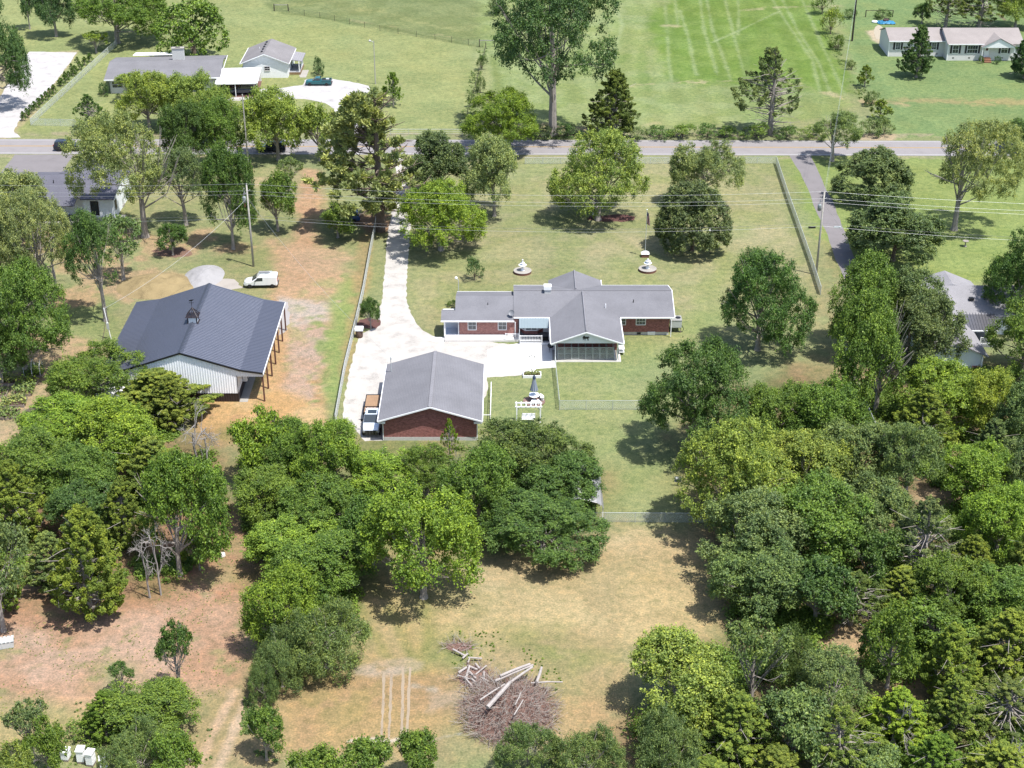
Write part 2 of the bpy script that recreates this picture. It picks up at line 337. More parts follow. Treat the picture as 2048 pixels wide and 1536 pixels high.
# south clearing
reg([(690,1140),(780,1060),(960,1080),(1180,1060),(1430,1060),(1480,1180),(1420,1280),(1260,1330),(1250,1470),(900,1500),(520,1520),(480,1400),(700,1330)],(194,176,124),3,3,1,rgb2=(178,172,114))
reg([(1120,1075),(1300,1065),(1440,1065),(1450,1110),(1200,1120),(960,1190),(950,1150)],(224,196,142),1.5,2,.9,patch=.75,rgb2=(232,206,156))
reg([(860,1240),(1000,1180),(1240,1120),(1400,1150),(1440,1250),(1300,1310),(1150,1230),(950,1300)],(220,196,140),3,4,.85,patch=.6,pseed=85,pscale=5)
reg([(1110,1400),(1250,1330),(1250,1440),(1130,1500)],(206,170,118),3,3,.85,patch=.7,pseed=86)
reg([(530,1350),(900,1330),(930,1400),(900,1520),(560,1520)],(182,152,108),3,3,.9,rgb2=(196,164,108))
reg([(560,1390),(760,1350),(780,1450),(600,1470)],(160,154,92),3,3,.6,patch=.5,pseed=87)
for a in ((700,1150,730,1250,790,1330),(720,1130,790,1220,830,1330),(850,1200,860,1280,820,1340)): stroke([(a[0],a[1]),(a[2],a[3]),(a[4],a[5])],1.1,(152,158,92),.6,.5,.7); 
stroke([(760,1150),(800,1220),(830,1290),(850,1330)],1.0,(204,180,120),.6,.5,.6)
reg([(905,1260),(960,1290),(940,1350),(880,1330),(820,1330)],(140,160,88),1.5,2,.8,patch=.7); reg([(1000,1255),(1120,1270),(1230,1310),(1150,1350),(1010,1300)],(146,160,90),2,2,.7,patch=.7)
stroke([(722,1342),(790,1340)],1.4,(206,196,184),.5,.8,.7,patch=.7); stroke([(780,1325),(828,1328)],1.6,(206,186,164),.5,.8,.6); stroke([(830,1372),(870,1380)],.8,(216,206,190),.3,.5,.8,patch=.7)
stroke([(700,1481),(790,1482),(805,1478)],.35,(245,235,222),.15,.3,.95,patch=.75,pscale=1.2); stroke([(865,1481),(890,1473),(925,1467)],.3,(245,238,228),.15,.3,.95,patch=.7,pscale=1)
stroke([(735,1196),(760,1205)],1.2,(236,206,150),.4,.6,.9)
stroke([(850,1400),(910,1395),(930,1410)],2,(190,178,160),1,1,.5,patch=.6)
# SW bare red soil with track
reg([(-200,1180),(60,1160),(200,1200),(330,1190),(400,1130),(460,1060),(510,1080),(510,1200),(520,1330),(480,1410),(400,1400),(230,1330),(150,1400),(-200,1420)],(214,168,138),2,3,1,rgb2=(202,154,122))
reg([(0,1280),(200,1230),(420,1200),(500,1250),(400,1380),(200,1340),(60,1380)],(224,186,164),3,4,.8,patch=.55,pseed=93,pscale=7)
reg([(-50,1200),(480,1150),(500,1360),(-50,1400)],(150,158,104),1,2,.75,patch=.30,pseed=94,pscale=2.0)
reg([(240,1090),(500,1000),(520,1200),(300,1220),(60,1220)],(196,140,108),3,3,.7,patch=.6,pseed=95)
reg([(380,1120),(470,1060),(470,1160),(400,1190)],(172,166,112),2,3,.7,patch=.5,pseed=96)
reg([(400,1400),(540,1330),(560,1540),(330,1560)],(166,160,106),2,2,.85,rgb2=(182,162,118))
stroke([(468,1385),(440,1440),(395,1530),(380,1560)],.9,(226,192,160),.3,.3,.95); stroke([(492,1400),(472,1450),(440,1530),(430,1560)],.9,(228,198,168),.3,.3,.95)
reg([(-100,1430),(60,1400),(150,1450),(-60,1560)],(196,176,118),2,3,.8)
# woodland floors: leaf litter
reg([(1340,900),(1480,760),(1700,730),(2300,720),(2300,1700),(960,1700),(1240,1480),(1260,1440),(1440,1300),(1480,1180),(1420,1060)],(132,112,80),3,4,.9,rgb2=(112,112,70))
reg([(100,880),(420,870),(470,1000),(400,1130),(320,1190),(60,1180),(-200,1160),(-200,1000)],(150,108,84),3,3,.9,rgb2=(120,112,70))
reg([(460,870),(960,880),(1200,940),(1200,1050),(960,1110),(740,1120),(700,1330),(520,1380),(500,1100)],(150,132,88),3,3,.75,rgb2=(128,136,78))
reg([(1640,470),(1690,470),(1700,720),(1800,900),(1640,780)],(172,158,112),3,3,.6,patch=.6)
for (a,b,rx) in ((1870,890,2.5),(1885,1000,3.5),(1660,1285,4),(1625,1360,3),(1760,745,3),(1640,1210,3)):
    c=P(a,b); t=np.linspace(0,2*math.pi,14)[:-1]; reg([(c[0]+rx*math.cos(q),c[1]+rx*.8*math.sin(q)) for q in t],(214,178,134),.8,1.2,.9,world=True)
# fringes of gravel, mulch and planting beds
reg([(20,110),(160,100),(60,240),(10,280),(-60,280),(-60,180)],(205,188,150),.6,.6,.7)
stroke([(2000,30),(2010,40)],1,(120,110,90)); reg([(1730,62),(1762,58),(1760,88),(1745,80)],(232,214,184),.6,.8)
# broad soft variation
v=1+.16*NC+.14*NA+.16*NB; COL*=v[:,None]
hue=fbm(X,Y,9,700,3)-.5; COL[:,0]*=1+.12*hue; COL[:,2]*=1-.1*hue
nx,ny=len(gx),len(gy)
idx=np.arange(nx*ny).reshape(ny,nx)
faces=np.stack([idx[:-1,:-1],idx[:-1,1:],idx[1:,1:],idx[1:,:-1]],-1).reshape(-1,4)
def npmesh(name,V,Fq,attrs=None,smooth=False):
    me=bpy.data.meshes.new(name); k=Fq.shape[1]
    me.vertices.add(len(V)); me.vertices.foreach_set('co',np.asarray(V,np.float32).ravel())
    me.loops.add(Fq.size); me.loops.foreach_set('vertex_index',Fq.astype(np.int32).ravel())
    me.polygons.add(len(Fq)); me.polygons.foreach_set('loop_start',np.arange(0,Fq.size,k,dtype=np.int32))
    try: me.polygons.foreach_set('loop_total',np.full(len(Fq),k,np.int32))
    except Exception: pass
    if smooth: me.polygons.foreach_set('use_smooth',np.ones(len(Fq),bool))
    else: me.polygons.foreach_set('use_smooth',np.zeros(len(Fq),bool))
    me.update(calc_edges=True)
    for nm,(ty,data) in (attrs or {}).items():
        a=me.attributes.new(nm,ty,'POINT'); a.data.foreach_set('color' if ty=='FLOAT_COLOR' else 'value',np.asarray(data,np.float32).ravel())
    return me
gm=npmesh('ground',np.stack([X,Y,np.zeros_like(X)],-1),faces,{'albedo':('FLOAT_COLOR',np.concatenate([np.clip(COL,0,.8),np.ones((len(X),1))],1))})
m,n,l=newmat('ground_soil_and_grass'); at=n.new('ShaderNodeAttribute'); at.attribute_name='albedo'; co=objco(n)
f1=noise(n,l,co,5,5,.75); f2=noise(n,l,co,1.3,4,.6); f3=noise(n,l,co,.12,3,.5)
g=ramp(n,l,f1,[(.25,(.36,.40,.34)),(.42,(.80,.84,.80)),(.56,(1.06,1.04,1.0)),(.72,(1.7,1.55,1.4))])
g2=ramp(n,l,f2,[(.3,(.72,.78,.72)),(.5,(1,1,1)),(.7,(1.28,1.18,1.12))])
c=mixc(n,l,1.0,at.outputs['Color'],g,'MULTIPLY'); c=mixc(n,l,1.0,c,g2,'MULTIPLY')
vo=n.new('ShaderNodeTexVoronoi'); vo.inputs['Scale'].default_value=2.2; l.new(co,vo.inputs['Vector'])
sp=ramp(n,l,vo.outputs['Distance'],[(.03,(1,1,1)),(.06,(0,0,0))])
spm=mathn(n,l,'MULTIPLY',sp,ramp(n,l,f2,[(.55,(0,0,0)),(.62,(.5,.5,.5))]))
c=mixc(n,l,spm,c,(.32,.30,.22))
finish(m,n,l,c,.95,bump=f1,bstr=.5,bdist=.06,spec=.1)
go=bpy.data.objects.new('ground',gm); C.objects.link(go); gm.materials.append(m); tag(go,'mown lawns, bare soil and dry grass between the houses and woods',kind='structure')

# sheets: road, drives, paths
def sheet(name,px,mat,z,label,jit=0.0,step=1.2,world=False,seed=1):
    rr=random.Random(seed); pts=[Vector((*(p if world else P(*p)[:2]),0)) for p in px]; out=[]
    for i,a in enumerate(pts):
        b=pts[(i+1)%len(pts)]; L=(b-a).length; k=max(1,int(L/step)) if jit else 1
        for j in range(k):
            q=a.lerp(b,j/k); out.append((q.x+rr.uniform(-jit,jit),q.y+rr.uniform(-jit,jit),z))
    from mathutils.geometry import tessellate_polygon
    tris=tessellate_polygon([[Vector(o) for o in out]])
    me=bpy.data.meshes.new(name); me.from_pydata(out,[],[tuple(t) for t in tris]); me.update()
    import bmesh as bm_
    b=bm_.new(); b.from_mesh(me); bm_.ops.recalc_face_normals(b,faces=b.faces)
    for f in b.faces:
        if f.normal.z<0: f.normal_flip()
    b.to_mesh(me); b.free()
    o=bpy.data.objects.new(name,me); C.objects.link(o); me.materials.append(mat); return tag(o,label,kind='structure')
def gravelmat(name,col,var=.25):
    m,n,l=newmat(name); co=objco(n); a=noise(n,l,co,9,4,.8); b=noise(n,l,co,.5,5,.6)
    v=mathn(n,l,'ADD',mathn(n,l,'MULTIPLY',a,.6),mathn(n,l,'MULTIPLY',b,.5))
    c=ramp(n,l,v,[(.36,tuple(x*(1-var*1.6) for x in col)),(.52,col),(.75,tuple(min(x*(1+var*.6),.85) for x in col))])
    return finish(m,n,l,c,.95,bump=a,bstr=.4,bdist=.04,spec=.15)
gravel=gravelmat('white_gravel',(.37,.35,.325),.4); gravel2=gravelmat('grey_gravel',(.37,.355,.35),.3); 
asphalt=gravelmat('asphalt',T(206,200,201),.12); asphalt2=gravelmat('old_asphalt',T(184,178,180),.16)
yv=lambda x: (P(50,292)[1]-P(2040,296)[1])
def yl(px,py): return P(px,py)[1]
# road centre line through three measured points
pa=P(50,292);pb=P(1024,293.6);pc=P(2040,296)
A_=np.polyfit([pa[0],pb[0],pc[0]],[pa[1],pb[1],pc[1]],2)
def rc(x): 
    xx=max(min(x,130),-130); return float(np.polyval(A_,xx))
def ribbon(name,x0,x1,o0,o1,z,mat,label,kind='structure',n_=60):
    v=[];f=[]
    for i in range(n_+1):
        x=x0+(x1-x0)*i/n_; v+=[(x,rc(x)+o0,z),(x,rc(x)+o1,z)]
    f=[(2*i,2*i+2,2*i+3,2*i+1) for i in range(n_)]
    me=bpy.data.meshes.new(name); me.from_pydata(v,[],f); me.update(); o=bpy.data.objects.new(name,me); C.objects.link(o); me.materials.append(mat); return tag(o,label,kind=kind)
ribbon('road',-600,600,-4.25,3.75,.008,asphalt,'grey two-lane asphalt road crossing behind the brick house')
yel=plain('yellow_paint',T(244,200,120),.7,var=.12); wpaint=plain('white_line_paint',T(250,250,250),.7,var=.1)
for a,b in ((-.22,-.06),(.06,.22)): ribbon('road_centre_marking',-600,600,a,b,.012,yel,'yellow double centre line of the road')
ribbon('road_edge_marking',-600,600,-3.80,-3.58,.012,wpaint,'white edge line on the near side of the road'); ribbon('road_edge_marking',-600,600,3.10,3.28,.012,wpaint,'white edge line on the far side of the road')
road_s=rc(0)-4.2
sheet('gravel_driveway',[(782,313),(832,313),(822,350),(823,400),(821,450),(818,500),(813,560),(813,600),(822,630),(845,662),(864,672),(885,676),(1040,690),(1112,700),(1112,735),(1072,737),(1068,748),(1030,752),(975,755),(975,790),(960,800),(770,800),(770,882),(730,882),(705,850),(684,840),(688,800),(700,740),(712,690),(722,668),(750,655),(764,600),(768,560),(772,500),(778,450),(790,400),(795,350)],gravel,.006,'white gravel driveway from the road to the brick house and garage',.13,.7,seed=3)
sheet('parking_apron',[(1040,686),(1112,690),(1112,735),(1072,737),(1066,746),(1030,750),(975,752),(975,700)],whiteconc,.012,'pale concrete apron beside the kennel porch',.08,2)
sheet('gravel_driveway',[(60,103),(153,105),(140,125),(110,165),(75,205),(45,230),(28,262),(40,275),(-60,277),(-60,190),(0,195),(25,150),(40,120)],gravel2,.006,'white gravel drive turning in beside the row of young evergreens',.14,.9,seed=4)
sheet('gravel_driveway',[(605,170),(612,158),(665,158),(700,163),(738,172),(742,182),(735,200),(722,212),(728,240),(740,272),(690,274),(676,240),(668,218),(650,206),(610,198),(575,198),(500,200),(445,198),(440,186),(515,178),(560,176)],gravel2,.006,'white gravel turnaround where the teal pickup is parked',.14,.9,seed=5)
sheet('paved_drive',[(1578,311),(1622,311),(1638,345),(1648,370),(1666,405),(1684,450),(1700,490),(1712,530),(1720,560),(1690,560),(1672,520),(1655,470),(1636,430),(1618,385),(1600,345)],asphalt2,.006,'grey paved drive running down beside the chain link fence',.1,2,seed=6)
sheet('paved_drive',[(30,309),(148,309),(118,352),(60,370),(-20,372)],asphalt2,.006,'grey paved drive in front of the charcoal roofed house',.08,2,seed=7)
sheet('concrete_path',[(596,140),(618,140),(612,155),(600,155)],concrete,.01,'short concrete path to the porch of the white cottage',0)
sheet('concrete_path',[(455,197),(486,198),(486,202),(455,201)],concrete,.01,'narrow concrete strip in front of the carport',0)
sheet('concrete_path',[(866,674),(890,674),(888,685),(850,680)],whiteconc,.014,'white concrete path leading to the side porch',.05,2)
# ---------------------------------------------------------------- trees: prototypes built once, then copied
def unit(v): return v/np.maximum(np.linalg.norm(v,axis=-1,keepdims=True),1e-9)
def leafcloud(g,Cn,Nn,L,W,tint):
    n=len(Cn); t=unit(np.cross(Nn,unit(g.normal(size=(n,3))))); b=np.cross(Nn,t)
    L=L[:,None]/2; W=W[:,None]/2
    bend=Nn*L*.25
    V=np.stack([Cn+t*L-bend,Cn+b*W,Cn-t*L-bend,Cn-b*W],1).reshape(-1,3)
    return V,np.arange(4*n).reshape(n,4),np.repeat(tint,4)
def lobes(g,k=7,f=3.2):
    K=g.normal(size=(k,3))*f; ph=g.random(k)*6.28; a=1/(1+np.arange(k)*.35)
    return lambda d: (np.cos(d@K.T+ph)*a).sum(1)/a.sum()
PROTO={}
def make_crown(name,seed,R0,H0,style):
    g=np.random.default_rng(seed); lb=lobes(g)
    S=dict(broad=dict(c0=.12,n=36,rc=(.15,.26),ln=(.12,.27),per=190,up=.55,inner=.25),
           open=dict(c0=.26,n=38,rc=(.13,.22),ln=(.12,.25),per=165,up=.5,inner=.15),
           dense=dict(c0=.05,n=72,rc=(.12,.18),ln=(.14,.27),per=230,up=.35,inner=.3),
           shrub=dict(c0=.0,n=34,rc=(.18,.30),ln=(.10,.20),per=110,up=.4,inner=.3),
           magnolia=dict(c0=.02,n=60,rc=(.10,.17),ln=(.30,.48),per=42,up=.3,inner=.3),
           willow=dict(c0=.03,n=36,rc=(.14,.25),ln=(.2,.36),per=140,up=.2,inner=.25))[style]
    hz=H0*(1-S['c0'])/2; zc=H0*(1+S['c0'])/2
    # main boughs first, then leaf clumps over each bough
    nbg=int(np.clip({'dense':30,'shrub':6,'open':15,'magnolia':15,'willow':11}.get(style,12)*(R0/4.4)**.7,5,26))
    bd=[];tries=0
    while len(bd)<nbg and tries<4000:
        tries+=1; v=unit(g.normal(size=3)); 
        if v[2]<(-.75 if style!='open' else -.5): continue
        if all(np.dot(v,k)<1-1.35/nbg for k in bd): bd.append(v)
    bd=np.array(bd); nbg=len(bd); br=g.uniform(.26,.46,nbg)*{'dense':.8,'open':.85}.get(style,1.0); bc=bd*(np.clip(1.02-br*.92+g.uniform(-.13,.05,nbg),.3,.95))[:,None]
    bc=np.concatenate([bc,[[0,0,.12]]]); br=np.concatenate([br,[.5]]); 
    n=int(S['n']*R0**1.25*1.35); wts=br**2; wts[-1]*=.6; wts/=wts.sum(); bi=g.choice(len(br),n,p=wts)
    d=unit(g.normal(size=(n,3))+unit(bc[bi]+1e-6)*.75+np.array([0,0,.25]))
    q=bc[bi]+d*(br[bi]*g.uniform(.72,1.08,n))[:,None]
    q=q*(1+.10*lb(unit(q)))[:,None]
    if style!='open': q[:,:2]*=(1+(.55 if style in('dense','shrub','willow') else .38)*np.clip(-q[:,2],0,1)**.8)[:,None]; q[:,:2]/=np.maximum(1,np.linalg.norm(q[:,:2],axis=1)/1.0)[:,None]
    cen=q*np.array([R0,R0,hz])+np.array([0,0,zc])
    # flatter underside
    cen[:,2]=np.maximum(cen[:,2],H0*S['c0']+.15)
    rc_=g.uniform(S['rc'][0]*.7,S['rc'][1]*.92,n)*R0*np.clip(1.0-.12*(R0-3),.48,1.0)
    rc_=np.clip(rc_,.28,1.0)
    per=np.maximum((S['per']*1.15*(rc_/.8)**1.5*g.uniform(.35,1.35,n)).astype(int),10)
    I=np.repeat(np.arange(n),per); m=len(I)
    dd=unit(g.normal(size=(m,3))+d[I]*.55+np.array([0,0,S['up']]))
    pos=cen[I]+dd*rc_[I][:,None]*(g.uniform(.3,1.1,m)**.8)[:,None]*np.array([1,1,.75])
    NS=9; sd=unit(g.normal(size=(n,NS,3))+d[:,None,:]*.7+np.array([0,0,.35])); sj=g.integers(0,NS,m); sv=sd[I,sj]; tl=g.uniform(.2,1.35,m)
    spos=cen[I]+sv*(tl*rc_[I])[:,None]+g.normal(size=(m,3))*(.13*rc_[I])[:,None]; ms=g.random(m)<.68; pos=np.where(ms[:,None],spos,pos); dd=np.where(ms[:,None],unit(sv+g.normal(size=(m,3))*.35),dd)
    if style=='willow': pos[:,2]-=g.random(m)*rc_[I]*.5
    nn=unit(dd*.7+np.array([0,0,.7])+g.normal(size=(m,3))*.7)
    if style=='willow': nn=unit(dd+g.normal(size=(m,3))*.6)
    Ln=g.uniform(*S['ln'],m); Wd=Ln*g.uniform(.45,.75,m)*(.45 if style=='willow' else 1)
    ct_=g.random(n); tint=np.clip(.46+(ct_[I]-.5)*.5+g.normal(size=m)*.24,0,1)
    V,Fq,tt=leafcloud(g,pos,nn,Ln,Wd,tint)
    me=npmesh(name+'_crown',V,Fq,{'tint':('FLOAT',tt)}); me.materials.append(leafgloss if style=='magnolia' else leaf)
    # trunk and limbs
    mb=MB(); r0=max(.035*H0*(.75 if style in('shrub','dense') else 1),.08)
    top=zc+hz*.1 if style!='shrub' else H0*.3
    lean=g.normal(size=2)*.03*H0
    pts=[(lean[0]*t*t,lean[1]*t*t,top*t) for t in (0,.06,.3,.6,1)]
    mb.tube(pts,[r0*1.35,r0,r0*.82,r0*.62,r0*.3],8)
    nb=min(n,{'open':24,'broad':26}.get(style,16)); sel=g.permutation(n)[:nb]
    for i in sel:
        h=g.uniform(.28,.8)*top; t=h/top; a=np.array([lean[0]*t*t,lean[1]*t*t,h]); e=cen[i]+d[i]*rc_[i]*(.4 if style!='open' else .6)
        mid=a*.45+e*.55+np.array([0,0,-.08*R0])+g.normal(size=3)*.1*R0*.5
        rb=r0*(.30 if style=='open' else .4)*(1-t*.4); mb.tube([tuple(a),tuple((a+mid)/2+g.normal(size=3)*.05),tuple(mid),tuple(e)],[rb,rb*.75,rb*.5,.025],5,False)
        for _ in range(2 if style=='open' else 1):
            e2=e+unit(g.normal(size=3)+d[i])*rc_[i]*.7; mb.tube([tuple(mid),tuple((mid+e2)/2+g.normal(size=3)*.12),tuple(e2)],[rb*.4,rb*.28,.018],4,False)
    tm=bpy.data.meshes.new(name+'_trunk'); tm.from_pydata(mb.v,[],mb.f); tm.update(); tm.materials.append(bark if style in('open','willow','broad') else bark_dark)
    PROTO[name]=(me,tm,R0,H0,(zc,hz)); 
def make_cedar(name,seed,R0,H0,sparse=0,needle=True):
    g=np.random.default_rng(seed); V=[];n=max(int(330*(1-.95*sparse)*(R0/2.5)*(H0/8)),100)
    h=g.random(n)**.9; c0=.08+.25*sparse
    prof=lambda t: np.where(t<.18,.62+t*2.1,(1-((t-.18)/.82)**1.25)*1.0)
    ph=g.random(n)*6.28; lb=lobes(g,6,2.5); D=np.stack([np.cos(ph),np.sin(ph),h*1.5],-1)
    rad=(prof(h)+.04)*R0*(.80+.42*lb(D)+g.uniform(-.18,.1,n)); rad=np.where(g.random(n)<.3,rad*g.uniform(.2,.8,n),rad)
    cen=np.stack([np.cos(ph)*rad,np.sin(ph)*rad,(c0+(1-c0)*h)*H0],-1); cen[:,2]=np.minimum(cen[:,2],H0*.985)
    out=np.stack([np.cos(ph),np.sin(ph),np.full(n,.9)],-1); out=unit(out+g.normal(size=(n,3))*.35)
    rc_=g.uniform(.28,.62,n)*(R0/2.6)**.35*(1.1-.5*h)
    per=(g.uniform(50,105,n)*(rc_/.45)**1.3*(1 if R0>2 else .6)).astype(int)+10; I=np.repeat(np.arange(n),per); m=len(I)
    dd=unit(g.normal(size=(m,3))+out[I]*1.0)
    tlen=g.random(m)**.8; pos=cen[I]+out[I]*(tlen*rc_[I]*1.5)[:,None]+dd*(rc_[I]*(1-.6*tlen)*.75)[:,None]
    nn=unit(dd+np.array([0,0,.7])+g.normal(size=(m,3))*.6); Ln=g.uniform(.14,.3,m); Wd=Ln*g.uniform(.3,.55,m)
    ct_=g.random(n); tint=np.clip(.45+(ct_[I]-.5)*.6+g.normal(size=m)*.18+.12*tlen,0,1)
    Vv,Fq,tt=leafcloud(g,pos,nn,Ln,Wd,tint); me=npmesh(name+'_crown',Vv,Fq,{'tint':('FLOAT',tt)}); me.materials.append(leafneedle)
    mb=MB(); r0=.028*H0; mb.tube([(0,0,0),(.05,0,H0*.3),(0,.05,H0*.65),(0,0,H0*.95)],[r0*1.2,r0,r0*.6,.03],7)
    for i in g.permutation(n)[:int(n*.45)]:
        a=np.array([0,0,max(cen[i][2]-g.uniform(.1,.9),.2)]); e=cen[i]+out[i]*g.uniform(.1,1.0)*rc_[i]*(1+sparse); mb.tube([tuple(a),tuple((a+e)/2+np.array([0,0,-.08])),tuple(e)],[r0*.28,r0*.18,.014],4,False)
    for _ in range(int(6+60*sparse)):   # bare dead twigs poking out
        p_=g.random()*6.28; z=g.uniform(.1,.75)*H0; L=R0*g.uniform(.7,1.15); e=np.array([math.cos(p_)*L,math.sin(p_)*L,z+g.uniform(-.3,.9)])
        mb.tube([(0,0,z),tuple(e*.5+np.array([0,0,z*.5])+g.normal(size=3)*.12),tuple(e)],[r0*.2,r0*.1,.012],4,False); f_=e*.7; mb.tube([tuple(f_),tuple(f_+g.normal(size=3)*.35)],[r0*.08,.01],4,False)
    tm=bpy.data.meshes.new(name+'_trunk'); tm.from_pydata(mb.v,[],mb.f); tm.update(); tm.materials.append(bark)
    PROTO[name]=(me,tm,R0,H0,(H0*.5,H0*.5))
def make_pine(name,seed,R0,H0):
    g=np.random.default_rng(seed); mb=MB(); r0=.024*H0; top=H0*.95
    mb.tube([(0,0,0),(.1,0,H0*.35),(-.1,.1,H0*.7),(0,0,top)],[r0*1.3,r0,r0*.65,.05],8)
    tips=[];tdir=[]
    for k in range(64):
        h=.16+.8*(k+g.random())/64; a=g.random()*6.28; L=R0*(1-((h-.16)/.84)**2.0*.8)*g.uniform(.5,1.08); z=h*H0
        e=np.array([math.cos(a)*L,math.sin(a)*L,z+L*g.uniform(.02,.35)-(.35 if h<.4 else 0)])
        s_=np.array([0,0,z]); mid=(s_+e)/2+np.array([0,0,-.25]); mb.tube([tuple(s_),tuple(mid),tuple(e)],[r0*.33,r0*.2,.03],5,False)
        tips.append(e);tdir.append(unit(e-mid))
        for j in range(6):
            t=g.uniform(.35,1); b0=s_*(1-t)+e*t; dv=unit(np.array([math.cos(a+g.uniform(-1.3,1.3)),math.sin(a+g.uniform(-1.3,1.3)),g.uniform(.0,.9)]))
            e2=b0+dv*g.uniform(.5,1.5)*R0/5; mb.tube([tuple(b0),tuple(e2)],[r0*.12,.02],4,False); tips.append(e2);tdir.append(dv)
    tips.append(np.array([0,0,H0*.97]));tdir.append(np.array([0,0,1.])); tips=np.array(tips);tdir=np.array(tdir); n=len(tips)
    I=np.repeat(np.arange(n),70); m=len(I); ax=unit(tdir[I]*.8+np.array([0,0,.5])+g.normal(size=(m,3))*.75)
    L=g.uniform(.32,.62,m); W=L*.2; side=unit(np.cross(ax,g.normal(size=(m,3)))); c0=tips[I]+g.normal(size=(m,3))*.13
    V=np.stack([c0,c0+ax*(L*.5)[:,None]+side*W[:,None],c0+ax*L[:,None],c0+ax*(L*.5)[:,None]-side*W[:,None]],1).reshape(-1,3)
    tint=np.repeat(np.clip(.5+(g.random(n)[I]-.5)*.5+g.normal(size=m)*.12,0,1),4)
    me=npmesh(name+'_crown',V,np.arange(4*m).reshape(m,4),{'tint':('FLOAT',tint)}); me.materials.append(leafneedle)
    tm=bpy.data.meshes.new(name+'_trunk'); tm.from_pydata(mb.v,[],mb.f); tm.update(); tm.materials.append(bark_dark)
    PROTO[name]=(me,tm,R0,H0,(H0*.55,H0*.42))
def branching(g,mb,p,d,L,r,depth,spread=.7,n=5):
    q=p+d*L+g.normal(size=3)*L*.08; mb.tube([tuple(p),tuple((p+q)/2+g.normal(size=3)*L*.05),tuple(q)],[r,r*.85,r*.62],n if depth>1 else 4,False)
    if depth==0: return
    for _ in range(3 if depth>1 else 4):
        branching(g,mb,p+(q-p)*g.uniform(.55,1),unit(d+g.normal(size=3)*spread),L*g.uniform(.5,.85),max(r*.55,.016),depth-1,spread,n)
def make_dead(name,seed,H0,spread=.6,mat=None):
    g=np.random.default_rng(seed); mb=MB(); branching(g,mb,np.zeros(3),np.array([.05,0,1.]),H0*.38,.026*H0,4,spread)
    tm=bpy.data.meshes.new(name+'_trunk'); tm.from_pydata(mb.v,[],mb.f); tm.update(); tm.materials.append(mat or bark_pale)
    z=max(v[2] for v in mb.v); r=max(abs(v[0]) for v in mb.v); PROTO[name]=(None,tm,r,z,(z*.6,z*.4))
for i in range(3): make_crown('broad_small%d'%i,10+i,2.6,5.2,'broad'); make_crown('broad_mid%d'%i,20+i,4.4,8.6,'broad'); make_crown('broad_big%d'%i,30+i,6.4,11.5,'broad')
for i in range(2): make_crown('open_mid%d'%i,40+i,4.2,10.5,'open'); make_crown('dense%d'%i,50+i,4.2,8.6,'dense'); make_crown('shrub%d'%i,60+i,1.6,2.4,'shrub'); make_crown('willow%d'%i,65+i,4.0,6.6,'willow')
make_crown('open_small0',44,2.2,5.5,'open'); make_crown('open_big0',45,6.3,13,'open'); make_crown('magnolia0',70,5.4,10.5,'magnolia')
for i in range(3): make_cedar('cedar_mid%d'%i,80+i,2.9,8.4)
make_cedar('cedar_small0',84,1.2,3.0); make_cedar('cedar_sparse0',86,3.2,9.5,.7); make_pine('pine0',90,5.2,16.5)
for i in range(2): make_dead('dead%d'%i,95+i,7.5)
FAM={'B':['broad_small0','broad_small1','broad_small2','broad_mid0','broad_mid1','broad_mid2','broad_big0','broad_big1','broad_big2'],
 'O':['open_small0','open_mid0','open_mid1','open_big0'],'C':['cedar_small0','cedar_mid0','cedar_mid1','cedar_mid2'],'D':['dense0','dense1'],'M':['magnolia0'],
 'S':['shrub0','shrub1'],'W':['willow0','willow1'],'P':['pine0'],'X':['dead0','dead1'],'K':['cedar_sparse0']}
NAME={'B':('broadleaf_tree','tree'),'O':('open_crowned_tree','tree'),'C':('cedar_tree','cedar'),'D':('dense_round_tree','tree'),'M':('magnolia_tree','magnolia'),'S':('shrub','shrub'),'W':('willowy_tree','tree'),'P':('pine_tree','pine'),'X':('dead_tree','dead tree'),'K':('sparse_cedar','cedar')}
TONE={'br':T(134,170,62),'md':T(112,148,62),'dk':T(92,130,62),'ol':T(124,150,66),'pl':T(152,174,108),'gg':T(120,150,88),'yl':T(150,180,70),'bd':T(92,130,76),'gd':T(110,136,86),'yg':T(146,176,82),'pn':T(168,186,122),'dko':T(104,128,66)}
TONE={k:(v[0]*2.1,v[1]*1.84,v[2]*1.75) for k,v in TONE.items()}
trng=random.Random(5); TREES=[]
WOODS=1.0
def crown_span(R_,H,fr,bx,by):
    x,y,_=P(bx,by); zc=fr[0]*H; hz=fr[1]*H; cx,cy,s=proj(x,y,zc); dl=math.atan2(CH-zc,y)
    E=s*math.sqrt((R_*math.sin(dl))**2+(hz*math.cos(dl))**2); return cy-E,cy+E,s
